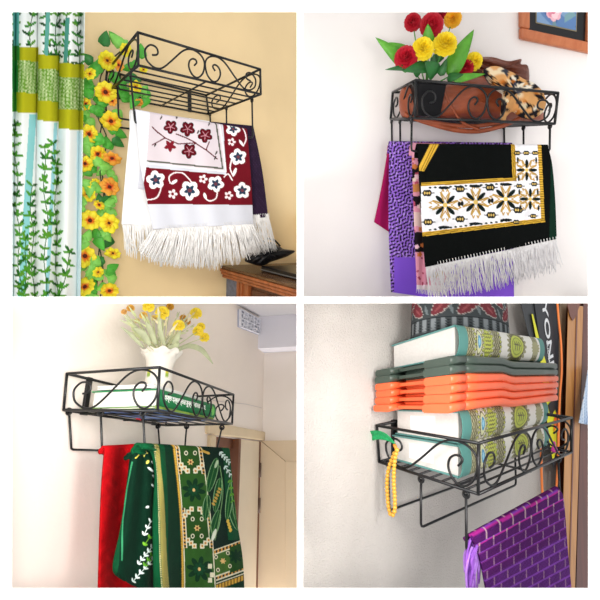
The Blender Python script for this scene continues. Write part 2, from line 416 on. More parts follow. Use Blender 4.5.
M_LEAFS = [mat('silk_leaf_green', '#4fb53a', .5, var=.25, vscale=30), mat('silk_leaf_light_green', '#86d65c', .5, var=.2, vscale=30), mat('silk_leaf_dark_green', '#2a8034', .5, var=.25, vscale=30)]
M_TWIG = mat('dark_twig', '#2c3a1c', .6)
M_PETAL = mat('silk_petal', vcol=True, rough=.6)
M_EYE = mat('flower_eye', '#5a1c08', .8, var=.3, vscale=300)
def daisy(cell, c, n, r, inner, outer, parent, petals=9, eye=None, er=.17, name='flower'):
    n = n.normalized(); a = n.orthogonal().normalized(); b = n.cross(a); mb = MB(); ph = random.uniform(0, 6)
    I, O = np.array(lin(inner)), np.array(lin(outer))
    for p in range(petals):
        t = ph + 2 * pi * p / petals; d = a * math.cos(t) + b * math.sin(t); s = n.cross(d); G = []; cc = []
        rr = r * random.uniform(.9, 1.05); lift = random.uniform(.05, .28)
        for i in range(6):
            q = i / 5; wd = r * (.1 + .27 * math.sin(pi * min(1, q * .9 + .08)) ** .7) * (1 if q < .99 else .35)
            ce = c + d * (rr * (.08 + .92 * q)) + n * (lift * r * q * q * (1.2 - q) * 2 + (p % 2) * .0006)
            G.append([ce - s * wd + n * (.12 * wd), ce, ce + s * wd + n * (.12 * wd)]); f = min(1, max(0, (q - (.12 if outer != '#ff9a26' else .3)) / .3)); cc.append([I * (1 - f) + O * f] * 3)
        mb.grid([[tuple(v) for v in row] for row in G], cols=np.array(cc))
    fl = mb.build(name, M_PETAL, parent, cell, solid=.0006)
    mb = MB(); q = Matrix((a, b, n)).transposed(); st = len(mb.v); mb.sphere((0, 0, 0), r * er, 8, (1, 1, .7)); mb.v = [tuple(c + n * .0015 + q @ Vector(v)) for v in mb.v]
    mb.build('flower_center', eye or M_EYE, fl, cell)
    return fl
def pompom(cell, c, n, r, col, parent, count=70, name='bloom', dark=.75):
    n = n.normalized(); a = n.orthogonal().normalized(); b = n.cross(a); mb = MB(); base = np.array(lin(col))
    mb.sphere(c, r * .55, 8); mb.c = np.ones((len(mb.v), 3)) * base
    for i in range(count):
        h = 1 - 1.25 * (i + .5) / count; t = i * 2.39996; s = math.sqrt(max(0, 1 - h * h))
        d = (a * (s * math.cos(t)) + b * (s * math.sin(t)) + n * h + rvec(.12)).normalized(); s1 = d.cross(n + rvec(.2)).normalized(); up = s1.cross(d)
        G = []; cc = []
        for q, wd in ((.35, .1), (.75, .2), (.93, .22)):
            G.append([c + d * (r * q) - s1 * (r * wd), c + d * (r * q) + up * (.05 * r), c + d * (r * q) + s1 * (r * wd)]); cc.append([base] * 3)
        G.append([c + d * (r * .96) - s1 * (r * .2), c + d * (r * 1.04), c + d * (r * .96) + s1 * (r * .2)]); cc.append([base * random.uniform(.85, 1.1)] * 3)
        mb.grid([[tuple(v) for v in row] for row in G], cols=np.array(cc))
    return mb.build(name, M_PETAL, parent, cell)

# ================================================================== upper left room
# curtain with printed sprigs and olive bands
def curtain_paint(X, Y):
    p = Paint(X, Y, '#f4faf8'); r = random.Random(3)
    # fold in which each printed point lies
    e1 = 38 - .016 * (Y - 100); e2 = 59 - .012 * (Y - 100)
    fold = (X > e1).astype(int) + (X > e2)
    off = np.choose(fold, [0., 7., 14.]) + (X - 12) * .06
    y = Y - off
    def spr(x0, y0, x1, y1, sc=1., col='#4f9a2e', col2='#2c6a24'):
        n = max(3, int(math.hypot(x1 - x0, y1 - y0) / (10.5 * sc)))
        pts = [(x0 + (x1 - x0) * i / n + math.sin(i * 1.1) * 1.6, y0 + (y1 - y0) * i / n) for i in range(n + 1)]
        p.line(pts, .9, col2)
        for i, (a, b) in enumerate(pts):
            for sd in (-1, 1):
                for an in r.choice(((-1.15, -.3), (-.9, .15), (-.75,), (-1.2, -.5), (-.4,))):
                    L = r.uniform(5, 9.5) * sc; th = an + r.uniform(-.25, .25)
                    p.leaf(a, b, a + sd * L * math.cos(th), b + L * math.sin(th), 2.9 * sc, r.choice([col, col, '#5d9a2f', col2]))
    for x, top in ((16, 60), (29, 60), (47, 60), (56, 60), (66, 64), (77, 64)): spr(x + r.uniform(-2, 2), 75, x + r.uniform(-2, 3), 6, .9, '#3d8a36', '#24522a')
    # bands
    band = lambda a, b: (y > a) & (y < b)
    p.put(band(46, 112), '#b5b41a')
    m = band(60, 92); p.put(m, '#6f9d3a')
    g = np.sin(X * 4.1 + np.sin(Y * 1.7) * 2) * np.sin(Y * 3.3 + np.sin(X * 2.3) * 2)
    p.put(m & (g > .15), '#cfe0a8')
    p.put(m & (X < 18 + (Y - 60) * .02), '#2f9a46')
    p.put(band(46, 60) & (X < 20), '#3f9a3c'); p.put(band(92, 112) & (X < 17), '#4aa83c')
    p.put((y > 112) & (y < 113), '#f4faf8')
    # shade of the folds painted as turquoise strips, below the bands and above them
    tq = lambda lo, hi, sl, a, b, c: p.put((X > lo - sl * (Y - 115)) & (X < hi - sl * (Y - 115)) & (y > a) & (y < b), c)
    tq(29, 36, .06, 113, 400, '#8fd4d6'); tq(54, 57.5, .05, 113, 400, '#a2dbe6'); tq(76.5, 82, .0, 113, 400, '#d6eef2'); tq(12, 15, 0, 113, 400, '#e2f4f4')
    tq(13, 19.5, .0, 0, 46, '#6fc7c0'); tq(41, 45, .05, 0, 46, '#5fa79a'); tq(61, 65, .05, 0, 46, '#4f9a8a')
    for a in ((21, 306, 15, 126), (33, 306, 31, 186), (47, 236, 44, 148), (57, 306, 55, 144), (45, 306, 46, 238), (58, 300, 71, 252), (24, 290, 27, 240)):
        spr(*a, .95)
    return p.c
def cur_r(U, V): return .05 * np.abs(np.sin(pi * (U - .43) / .262)) ** .7 * (1 - .25 * V) + .004 * np.sin(U * 31 + V * 2) - .03
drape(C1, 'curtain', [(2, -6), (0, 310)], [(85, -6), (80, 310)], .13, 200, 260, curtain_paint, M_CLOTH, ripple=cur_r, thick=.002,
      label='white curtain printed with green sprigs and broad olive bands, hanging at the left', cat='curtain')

# garland of artificial sunflowers
G = thing('flower_garland', 'garland of yellow and orange artificial blossoms with green leaves hanging down beside the curtain', 'garland', C1.wv(104, 62, o=.05))
for k, pts in enumerate(([(122, 50), (110, 62), (100, 80), (104, 110), (98, 150), (104, 190), (97, 230), (103, 270), (98, 312)], [(126, 66), (108, 84), (97, 112), (107, 140), (100, 172), (106, 205), (99, 250), (96, 312)])):
    q = cr(pts, 6); mb = MB(); mb.tube([C1.wv(x, y, o=.05 + .01 * k) for x, y in q], .0022, 6); mb.build('stem', M_TWIG, G, C1)
camv = lambda c: (Vector((0, 0, CAMH)) - c).normalized()
FL = [(107.5, 60.5, 9.8, 0, 0), (105.5, 92, 11.2, 0, 1), (111, 121, 10.5, .1, 2), (89, 134, 9.5, .1, 1), (86, 104, 6.5, .5, 2), (112.5, 101, 5.5, .6, 3), (97.5, 154, 9.5, .3, 1), (85, 163.5, 8.5, .4, 1), (112, 158, 9.5, .3, 3), (94.5, 184, 6.5, .4, 1), (109.5, 187, 10, .3, 3), (87, 194, 9, .4, 0), (90, 220.5, 10.5, .3, 1), (109, 223, 10.5, .1, 0), (85, 256, 12, .4, 1), (113, 253, 8.5, .5, 0), (85, 287, 11, .4, 1), (109.5, 291, 9.5, .5, 2), (90, 74, 7, .5, 0), (99, 205, 6, .5, 2), (98, 272, 6.5, .5, 0),
      (143.7, 69.8, 5, .5, 0), (135.5, 87, 6.5, .3, 0), (138.5, 102, 5, .4, 3), (126, 50, 6.5, .4, 0), (118.5, 65, 6, .4, 3)]
PAL = [('#f0a010', '#fff02a'), ('#f0500a', '#ffec30'), ('#ff6a12', '#ffe428'), ('#e8480c', '#ffb13a')]
for i, (x, y, r, tl, pc) in enumerate(FL):
    o = .085 + random.uniform(-.012, .012); c = C1.wv(x, y, o=o); dist = (c - Vector((0, 0, CAMH))).length
    dep = c.y; R_ = r * dep / F
    daisy(C1, c, camv(c) + rvec(.25 + tl), R_, *PAL[pc], G, petals=random.choice((8, 9, 10)), er=.19 if pc else .14)
LV = [(118, 43), (122, 46), (112, 74), (121, 80), (95, 72), (92, 62), (88, 88), (117, 110), (95, 110), (98, 104), (103, 138), (113, 139), (96, 137), (84, 145), (83, 175), (92, 172), (112, 176), (100, 203), (113, 203), (83, 206), (103, 212), (97, 238), (104, 233), (111, 238), (86, 240), (81, 268), (96, 266), (108, 270), (99, 280), (104, 262), (112, 275), (93, 295), (79, 230), (80, 120), (92, 97), (102, 117), (108, 148), (90, 185), (104, 170), (95, 160), (105, 205), (93, 262), (106, 285), (88, 275), (114, 210), (116, 132), (99, 66), (104, 45), (142, 58), (141, 95), (147, 97), (136, 97), (133, 66), (130, 78), (121, 96), (88, 118), (100, 165), (90, 283)]
for i, (x, y) in enumerate(LV):
    m = M_LEAFS[(i * 7) % 3 if i % 2 else 1 - (y < 150)]
    mb = MB(); c0 = C1.wv(x, y, o=.06 + random.uniform(0, .03)); n = camv(c0) + rvec(.35)
    for k in range(random.choice((1, 2, 2, 3))):
        a = random.uniform(0, 2 * pi); d = C1.ex * math.cos(a) + C1.ez * math.sin(a) + rvec(.15); L = random.uniform(.036, .054)
        leaf_mesh(mb, c0 - d * .004, d, n, L, L * .72, .18, .2)
    mb.build('leaf', m, G, C1, solid=.0007)

# embroidered white prayer rug over the front rail
def rug_white(X, Y):
    p = Paint(X, Y, '#d3d5de'); r = random.Random(5)
    MR = '#6d0d1c'
    # field
    p.poly([(151, 90), (221, 90), (224, 172), (143, 161), (147, 112)], '#d8cdd3')
    p.poly([(219, 60), (248, 60), (254, 205), (229, 205), (226, 173)], MR)
    p.poly([(142, 167), (228, 175), (254, 177), (255, 205), (140, 204)], MR)
    p.line([(143, 160.5), (222.5, 168.5), (216, 124), (212, 90)], 1.6, '#5a5d52'); p.line([(143, 163), (226, 171.5), (219.5, 124), (215, 90)], 1.2, '#f4eef0')
    p.poly([(130, 108), (150, 110), (146, 168), (140, 204), (130, 230)], '#e9ebf2')
    def blossom(x, y, s, c1='#5c0a18'):
        s *= 1.12
        p.star(x, y, s, 5, .35, .4, '#2a0c14'); p.star(x, y, s * .9, 5, .35, .4, c1)
        for k in range(5): p.line([(x, y), (x + s * .6 * math.cos(k * 1.257 + .4), y + s * .6 * math.sin(k * 1.257 + .4))], .6, '#c88a96')
    for ln in ([(156, 131), (165, 138), (178, 144), (195, 143), (206, 150), (217, 159)], [(196, 143), (186, 150)], [(176, 134), (186, 138), (196, 143)], [(165, 138), (152, 145)], [(206, 150), (209, 142)], [(152, 127), (158, 133)]): p.line(ln, 1.2, '#5c1a24')
    for x, y, s in ((170.5, 127, 6.5), (187.5, 129, 7), (205, 135.5, 6.8), (189, 151, 7)): blossom(x, y, s)
    p.spiky(170, 146, 6.5, 5, .5, .3, '#7a1524'); p.star(188, 113, 5, 5, .3, 0, MR)
    for x, y in ((208, 126), (215, 155), (154, 147), (160, 120), (197, 134), (176, 119), (214, 160)): p.leaf(x, y, x + 2, y - 4, 1.6, '#3b3230')
    def white_flower(x, y, s, rot=0):
        s *= 1.12
        p.star(x, y, s, 5, .28, rot, '#fbf7f7'); p.spiky(x, y, s * .62, 5, .5, rot, '#1d3a52'); p.ell(x, y, s * .2, s * .2, 0, '#6c3a44')
    for x, y, s in ((155.5, 180, 8.5), (189.5, 190.5, 9), (215.5, 184, 7.5), (242, 190.5, 7.5), (238, 157, 7.5), (233, 129, 6.5)): white_flower(x, y, s, random.uniform(0, 1))
    for x, y, s in ((172.5, 194, 5), (203, 179, 4.6), (228.5, 195.5, 4.6), (231.5, 142, 4.2)):
        for k in range(5): p.ell(x + s * .6 * math.cos(k * 1.257), y + s * .6 * math.sin(k * 1.257), s * .38, s * .3, k * 1.257, '#efdfe2')
        p.ell(x, y, s * .3, s * .3, 0, MR)
    for ln in ([(170, 183), (169, 177), (174, 173), (182, 173), (188, 178), (191, 182)], [(147, 200), (156, 198), (160, 191), (161, 186)], [(206, 199), (210, 201), (216, 198), (217, 190)], [(224, 177), (228, 174), (232, 180)], [(233, 176), (230, 168), (232, 158)], [(243, 146), (246, 138), (243, 128)]):
        p.line(cr(ln, 4).tolist(), 1.3, '#f3e6e8')
    p.leaf(171, 184, 177, 180, 3.2, '#f6eef0'); p.leaf(206, 199, 204, 193, 3, '#f6eef0'); p.leaf(233, 176, 236, 168, 3, '#f6eef0'); p.leaf(147, 201, 143, 196, 3, '#f6eef0'); p.leaf(243, 146, 239, 140, 2.6, '#f6eef0')
    return p.c
R1 = thing('prayer_rug', 'white prayer rug with maroon border and embroidered blossoms over the front rail', 'prayer rug', C1.wv(195, 150, o=.3))
rp1 = lambda U, V: .004 * np.sin(U * 9 + V * 2) * V + .003 * np.sin(U * 23)
drape(C1, 'cloth', [(136, 112), (141, 168), (153, 229)], [(247, 131), (251, 180), (253, 224)], .303, 240, 200, rug_white, M_CLOTH, R1, rp1, back=.22, roll=.008)
M_FRW = mat('white_cotton_fringe', '#f8f6f4', .9)
fringe(C1, [(153, 226), (253, 221)], [(158, 233), (258, 228)], .306, 42, .0011, mat('rug_edge_stitching', '#d9d6d2', .9), R1, 'edge_stitch', jit=.3, segs=2)
fringe(C1, [(153, 229), (253, 224)], [(138, 252), (178, 266), (240, 262), (262, 246)], .304, 380, .002, M_FRW, R1, jit=5, depth=.02)
R1b = thing('white_shawl', 'plain white shawl folded over the rail at the left of the maroon bordered rug', 'shawl', C1.wv(135, 170, o=.28))
drape(C1, 'cloth', [(131.5, 113), (126, 168), (121.5, 224)], [(210, 124), (214, 170), (215, 228)], .286, 90, 90, lambda X, Y: Paint(X, Y, '#f7f7f8').c, M_CLOTH, R1b, lambda U, V: .004 * np.sin(U * 14 + 1) * V, back=.2, roll=.01)
fringe(C1, [(122, 223), (215, 228)], [(126, 252), (160, 264), (218, 268)], .284, 260, .002, M_FRW, R1b, jit=5, depth=.02)
R1c = thing('prayer_rug', 'dark plum prayer rug with white fringe peeking out right of the white rug', 'prayer rug', C1.wv(255, 170, o=.25))
def plum(X, Y):
    p = Paint(X, Y, '#2c1d33'); p.put((np.sin(X * 2.2) * np.sin(Y * 1.9) > .8), '#3f2c48'); p.line([(260, 120), (267, 216)], 1.2, '#43324b'); return p.c
drape(C1, 'cloth', [(212, 124), (222, 222)], [(253.5, 128), (262, 170), (268, 217)], .262, 110, 100, plum, M_VELVET, R1c, lambda U, V: .003 * np.sin(U * 16), back=.2, roll=.008)
fringe(C1, [(222, 217), (268, 214)], [(236, 258), (275, 250)], .264, 170, .0016, M_FRW, R1c, jit=3, depth=.012)
fringe(C1, [(232, 216), (269, 213)], [(233, 221), (270, 218)], .266, 22, .0013, M_FRW, R1c, 'edge_stitch', jit=.3, segs=2)

# wooden cabinet, flat black case and a crumpled black bag on it
A = C1.wv(220.5, 265.4, o=.012); xw = C1.u(220.5, 265.4, o=.012)[0]; B = C1.wv(297, 286, x=xw); dO = (B - A).normalized(); dX = (C1.ex - dO * C1.ex.dot(dO)).normalized(); dZ = dX.cross(dO); dZ = dZ if dZ.z > 0 else -dZ
LC = (B - A).length
cp = lambda x, o, z: A + dX * x + dO * o + dZ * z
def cbox(mb, x0, x1, o0, o1, z0, z1, m=0): return mb.box([cp(x, o, z) for z in (z0, z1) for x, o in ((x0, o0), (x1, o0), (x1, o1), (x0, o1))], m)
K = thing('wooden_cabinet', 'reddish brown wooden cabinet with ribbed edge below the white fringed rug', 'cabinet', cp(.2, .2, -.35))
M_CW = wood('reddish_brown_wood', '#8a4a22', '#b5683a', 5, .35); M_CD = wood('dark_brown_wood', '#4a2412', '#6a3a1e', 5, .35); M_CT = wood('dark_wood_top', '#4f321e', '#6b4a2c', 4, .25, 0)
mb = MB(); cbox(mb, 0, .6, 0, LC * 1.15, -.012, 0); mb.build('cabinet_top', M_CT, K, C1, bevel=.003)
for i in range(3):
    mb = MB(); cbox(mb, -.004 + i * .005, .6, -.0 + i * .002, LC * 1.15, -.024 - i * .013, -.0125 - i * .013); mb.build('ribbed_moulding', M_CW, K, C1, bevel=.003)
mb = MB(); cbox(mb, .035, .6, .02, LC * 1.1, -.6, -.05); mb.build('body', M_CD, K, C1)
mb = MB(); cbox(mb, .02, .05, .1, .19, -.6, -.05); cbox(mb, .014, .05, .115, .127, -.6, -.05); cbox(mb, .014, .05, .14, .152, -.6, -.05); mb.build('fluted_post', M_CW, K, C1, bevel=.002)
mb = MB(); cbox(mb, .03, .04, .2, LC * 1.1, -.6, -.07); mb.build('door_frame', M_CD, K, C1)
mb = MB(); cbox(mb, .022, .04, .25, LC * 1.1, -.6, -.11); mb.build('door_panel', M_CW, K, C1, bevel=.006)
mb = MB(); cbox(mb, .03, .05, .0, .095, -.6, -.05); mb.build('side_strip', mat('blue_grey_cloth_strip', '#6f7382', .7, var=.3, vscale=60), K, C1)
mb = MB(); cbox(mb, .07, .5, .2, LC * 1.15, .001, .022)
LP = mb.build('flat_case', mat('black_plastic', '#141417', .3), None, C1, bevel=.004, label='flat black case lying on top of the wooden cabinet', cat='case')
mb = MB(); cbox(mb, .0685, .0705, .2, LC * 1.15, .006, .01); mb.build('edge_strip', mat('silver_edge', '#8d9096', .3, .6), LP, C1)
bag = [(246, 255), (250, 244), (262, 245), (270, 242), (279, 246), (284, 249), (295, 251), (288, 256), (280, 259), (271, 262), (262, 266), (252, 264), (245, 261)]
q = inflate(C1, bag, .19, .05, .05, 8, 5, fold=lambda x, y: .012 * np.sin(x * .9) * np.cos(y * 1.1))
BG = q.build('bag', mat('black_nylon', '#0e0e12', .45, bump=.4, bscale=60), None, C1, label='crumpled black bag lying on the cabinet behind the fringe', cat='bag')
mb = MB(); mb.tube([C1.wv(*a, o=.25) for a in cr([(262, 246), (266, 239), (274, 240), (280, 246)], 5)], .004, 6); mb.build('strap', M_IRON, BG, C1)
# ================================================================== upper right room
# framed rose picture
M_FR = wood('orange_brown_frame_wood', '#b5613a', '#c97a4e', 5, .4)
PF = thing('picture_frame', 'orange brown framed picture of a pink rose hanging high at the right', 'picture', C2.wv(560, 20, o=0))
q = lambda x, y: C2.u(x, y, o=.0)[[0, 2]]
bl_, br_, = q(517.6, 40), q(592, 55.5); up = q(517.3, 12) - bl_; up = up / np.linalg.norm(up); rt = (br_ - bl_) / np.linalg.norm(br_ - bl_)
HT, WD = .28, .255; rt = np.array([rt[0], rt[1]])
fp = lambda a, b, o: C2.v(*(lambda p: (p[0], o, p[1]))(bl_ + rt * a + up * b))
def fbox(mb, a0, a1, b0, b1, o0, o1, m=0): return mb.box([fp(a, b, o) for b in (b0, b1) for a, o in ((a0, o0), (a1, o0), (a1, o1), (a0, o1))], m)
fw = .031
for (a0, a1, b0, b1) in ((0, WD, 0, fw), (0, WD, HT - fw, HT), (0, fw, fw, HT - fw), (WD - fw, WD, fw, HT - fw)):
    mb = MB(); fbox(mb, a0, a1, b0, b1, .001, .022); mb.build('moulding', M_FR, PF, C2, bevel=.006)
mb = MB(); fbox(mb, fw - .003, WD - fw + .003, fw - .003, HT - fw + .003, .001, .008); mb.build('mat_board', mat('black_mat_board', '#0c0b0d', .25), PF, C2)
mb = MB(); ga, gb = .067, .068
g1 = C2.u(536.8, 22, o=.01)[[0, 2]] - bl_; g2 = C2.u(575.8, 32, o=.01)[[0, 2]] - bl_
(ga, gb), (ge, _g) = np.linalg.solve(np.array([rt, up]).T, g1), np.linalg.solve(np.array([rt, up]).T, g2)
fbox(mb, ga - .003, ge + .003, gb - .003, HT - .07, .0082, .0095); mb.build('gilt_bevel', mat('gilt_edge', '#8f8468', .4, .4), PF, C2)
U_, V_ = np.meshgrid(np.linspace(0, 1, 70), np.linspace(0, 1, 80))
p = Paint(U_ * 10, V_ * 11, '#5b7fb0')
nz = np.sin(U_ * 9 + np.sin(V_ * 8) * 2) + np.sin(V_ * 13 + U_ * 5); p.put(nz > .7, '#7f9fc4'); p.put(nz < -.9, '#405f96')
p.poly([(4, 0), (5, 0), (4.6, 2), (4, 3)], '#6f8f9a'); p.poly([(7, 1), (10, 3), (9, 4), (7, 2.5)], '#7aa0a8')
p.star(4.2, 2.9, 2.1, 7, .15, .2, '#f0b6c2')
for a in range(5): p.ell(4.2 + 1. * math.cos(a * 1.25), 2.9 + 1. * math.sin(a * 1.25), .8, .55, a * 1.25 + 1.2, '#e08aa0' if a % 2 else '#f7d2d8')
p.ell(4.2, 2.8, .6, .5, .4, '#d9708c')
mb = MB(); mb.grid(np.array([[tuple(fp(ga + (ge - ga) * u, gb + (HT - .073 - gb) * v, .0102)) for u in np.linspace(0, 1, 70)] for v in np.linspace(0, 1, 80)]), cols=p.c)
mb.build('rose_print', M_GLOSSP, PF, C2)

# pot of artificial flowers
PT = thing('potted_flowers', 'square black pot of artificial red and yellow flowers standing in the wire shelf', 'potted plant', C2.v(.06, .185, .005))
M_POT = mat('black_gloss_plastic', '#08080d', .4, spec=.2)
tp = [C2.u(*a, o=b) for a, b in (((417, 82), .212), ((446.5, 84.5), .212))]; bt = [C2.u(*a, o=b) for a, b in (((418, 118), .2), ((440, 119), .2))]
dx_t, dx_b = tp[1][0] - tp[0][0], bt[1][0] - bt[0][0]
def ring(a, w, z, d0, d1): return [C2.v(a, d1, z), C2.v(a + w, d1, z), C2.v(a + w, d0, z), C2.v(a, d0, z)]
zt = (tp[0][2] + tp[1][2]) / 2
def pot_shell(inner): 
    i = inner
    return ring(bt[0][0] + i, dx_b - 2 * i, .006 + i, .2 - dx_b + i, .2 - i), ring(tp[0][0] + i, dx_t - 2 * i, zt, .212 - dx_t + i, .212 - i)
b0, t0 = pot_shell(0); b1, t1 = pot_shell(.003)
mb = MB(); vs = b0 + t0 + t1 + b1; fs = [(3, 2, 1, 0)]
for k in range(3):
    for i in range(4): fs.append((k * 4 + i, k * 4 + (i + 1) % 4, k * 4 + 4 + (i + 1) % 4, k * 4 + 4 + i))
fs.append((12, 13, 14, 15)); mb.add(vs, fs, 0, False); mb.build('pot', M_POT, PT, C2, bevel=.0015)
mb = MB()
for i in range(4): mb.tube([t0[i] + C2.ez * .001, t0[(i + 1) % 4] + C2.ez * .001], .0032, 6)
mb.build('pot_rim', M_POT, PT, C2)
ctr = C2.v(tp[0][0] + dx_t / 2, .212 - dx_t / 2, zt - .01)
mb = MB(); mb.box([p - C2.ez * .012 for p in t1] + [p - C2.ez * .006 for p in t1]); mb.build('foam', mat('dark_green_foam', '#1d2f18', .9, var=.3, vscale=200), PT, C2)
RED, YEL, ORA = '#c4142c', '#ffe62a', '#fbc02a'
M_STEM = mat('green_plastic_stem', '#4a9a3a', .5)
for x, y, r, c, o in ((412.8, 22.5, 8.5, RED, .12), (431.5, 25.5, 11.5, RED, .15), (442, 12.5, 7.5, RED, .1), (452.8, 19, 8.5, ORA, .12), (422.6, 49.5, 11, YEL, .2), (444.4, 45.5, 12, YEL, .2), (406, 58.5, 11.5, RED, .19), (473, 62, 9, YEL, .15), (465.5, 68.5, 8, RED, .16)):
    ce = C2.wv(x, y, o=o); R_ = r * ce.y / F
    bl = pompom(C2, ce, camv(ce) * .8 + C2.ez * .5 + rvec(.25), R_, c, PT, 110)
    mid = (ce + ctr) / 2 + rvec(.008); mb = MB(); mb.tube([tuple(a) for a in cr([ce, mid, ctr], 5)], .0016, 6); mb.build('stem', M_STEM, bl, C2)
M_BL = [mat('broad_leaf_green', '#5aa62c', .45, var=.25, vscale=40), mat('dark_leaf_green', '#23662a', .5, var=.3, vscale=40)]
for (x0, y0, x1, y1, o0, o1, wd, m) in ((448, 75, 474, 28.5, .17, .19, .42, 0), (428, 48, 428, 24, .18, .2, .62, 0), (412, 70, 377, 37, .15, .18, .3, 0), (408, 52, 389, 42, .15, .15, .4, 0), (424, 66, 386, 68.5, .2, .21, .2, 1), (430, 66, 404, 70, .2, .23, .4, 1), (436, 74, 426, 62, .2, .23, .8, 1), (452, 80, 486, 73, .2, .22, .25, 0), (447, 79, 463, 74, .2, .24, .5, 1), (440, 76, 447, 58, .2, .21, .5, 1), (432, 76, 434, 54, .19, .21, .5, 1), (420, 74, 412, 66, .2, .22, .7, 1), (440, 62, 436, 50, .15, .16, .8, 1), (456, 60, 470, 50, .12, .13, .4, 1)):
    a, b = C2.wv(x0, y0, o=o0), C2.wv(x1, y1, o=o1); mb = MB(); L = (b - a).length
    leaf_mesh(mb, a, b - a, camv(a) + C2.ez * .3, L, L * wd, .15, .08, k=10); mb.build('leaf', M_BL[m], PT, C2, solid=.0008)

# brown leather bag with a printed scarf
HB = thing('leather_bag', 'slouchy brown leather handbag lying in the wire shelf beside the flower pot', 'handbag', C2.v(.27, .11, .004))
M_LE = mat('brown_leather', '#96492a', .38, var=.2, vscale=25, bump=.3, bscale=120); M_LD = mat('dark_brown_leather', '#6a3018', .4, var=.25, vscale=30, bump=.3, bscale=100)
o_ = [(400, 92), (412, 84), (440, 84), (462, 79), (482, 76), (500, 82), (515, 93), (528, 100), (540, 108), (545, 117), (538, 122), (500, 121), (460, 120), (424, 119), (402, 117)]
inflate(C2, o_, .12, .07, .07, 9, 6, fold=lambda x, y: .008 * np.sin(x * .13 + y * .1) + .004 * np.sin(y * .35 + x * .08)).build('body', M_LE, HB, C2)
o_ = [(470, 66), (478, 58), (492, 57), (508, 61), (521, 59), (521, 64), (528, 66), (529, 82), (522, 88), (505, 80), (486, 76), (474, 78)]
inflate(C2, o_, .07, .035, .035, 7, 5, fold=lambda x, y: .012 * np.sin((y - .25 * x) * .9)).build('gathered_top', M_LD, HB, C2)
for pts, r_ in (([(404, 114), (425, 122), (455, 130), (480, 131), (505, 125), (522, 117)], .006), ([(422, 120), (450, 125), (478, 126), (500, 122)], .005), ([(444, 92), (452, 108), (462, 122), (480, 130)], .003)):
    P_ = cr(pts, 6); mb = MB(); G_ = []
    for x, y in P_: 
        a = C2.wv(x, y, o=.2 if r_ < .004 else .19); G_.append([tuple(a + C2.ez * r_), tuple(a + C2.en * .002), tuple(a - C2.ez * r_)])
    mb.grid(G_); mb.build('strap', M_LE, HB, C2, solid=.003)
def scarf_paint(X, Y):
    p = Paint(X, Y, '#e0a76a'); r = random.Random(9)
    for i in range(26): p.ell(r.uniform(484, 550), r.uniform(58, 120), r.uniform(3, 7), r.uniform(2, 4), r.uniform(0, 3), '#efd9b4')
    for i in range(30):
        x, y, s = r.uniform(482, 550), r.uniform(62, 120), r.uniform(4.5, 8.5)
        p.spiky(x, y, s, r.choice((4, 5, 6)), .7, r.uniform(0, 3), r.choice(('#17151a', '#1d1a20', '#3a3d48')))
    for i in range(16):
        x, y = r.uniform(484, 548), r.uniform(60, 118); a = r.uniform(0, 3)
        for k in range(5): p.leaf(x, y, x + 6 * math.cos(a + k * .3), y + 6 * math.sin(a + k * .3), 1.1, '#f4ead6' if i % 2 else '#17151a')
    for i in range(8): p.ell(r.uniform(486, 545), r.uniform(64, 115), 2.6, 1.8, r.uniform(0, 3), '#c9762f')
    p.ell(518, 88, 6, 5, .4, '#4a4c58'); p.leaf(513, 90, 526, 82, 2.5, '#efe2c8'); p.leaf(515, 84, 528, 90, 2, '#efe2c8')
    return p.c
SF = thing('scarf', 'cream, orange and black printed scarf knotted around the brown bag', 'scarf', C2.v(.34, .17, .06))
for o_, oo, nm in (([(483, 70), (496, 66), (512, 72), (524, 79), (534, 83), (543, 92), (546, 104), (541, 114), (530, 119), (520, 117), (512, 112), (506, 117), (501, 119), (501, 107), (503, 96), (494, 89), (486, 80)], .195, 'wrap'), ([(503, 92), (510, 90), (512, 97), (509, 108), (505, 121), (500.5, 119), (501, 106)], .21, 'tail')):
    inflate(C2, o_, oo, .035, .03, 14, 6, paint=scarf_paint, fold=lambda x, y: .006 * np.sin(x * .4 + y * .3), c=(518, 93) if nm == 'wrap' else None).build(nm, M_CLOTH, SF, C2)

# cloths on the three rails
drape(C2, 'scarf_cloth', [(388.6, 146.5), (381, 190), (374, 222)], [(394, 146.5), (393, 190), (392, 234)], .012, 30, 70, lambda X, Y: Paint(X, Y, '#b01a5e').c, M_CLOTH, ripple=lambda U, V: .004 * np.sin(U * 7), back=.03, roll=.005,
      label='magenta cloth hanging at the far left of the rails', cat='cloth')
def leopard(X, Y):
    p = Paint(X, Y, '#9a6bd8'); r = random.Random(12); g = 0; h = 0
    for k in range(14):
        t_, f_, ph = r.uniform(0, pi), r.uniform(1.5, 2.4), r.uniform(0, 6); g = g + np.sin(f_ * (X * math.cos(t_) + Y * math.sin(t_)) + ph)
        t_, ph = r.uniform(0, pi), r.uniform(0, 6); h = h + np.sin(1.6 * (X * math.cos(t_) + Y * math.sin(t_)) + ph)
    p.put(h > 2.2, '#c4a4ee'); p.put((g > .5), '#1d1236')
    return p.c
LE = thing('shawl', 'purple animal print shawl with a plain lilac end on the left of the rails', 'shawl', C2.wv(400, 200, o=.1))
def leo_lilac(X, Y):
    c = leopard(X, Y); m = (Y > 257 + .01 * (X - 390)) & (X > 394); c[m] = lin('#8a5be0'); return c
drape(C2, 'cloth', [(389.5, 143.5), (388.5, 220), (391, 292)], [(512, 145), (513, 220), (514, 310)], .11, 260, 240, leo_lilac, M_CLOTH, LE, lambda U, V: .005 * np.sin(U * 20 + V) * V, back=.03, roll=.006)
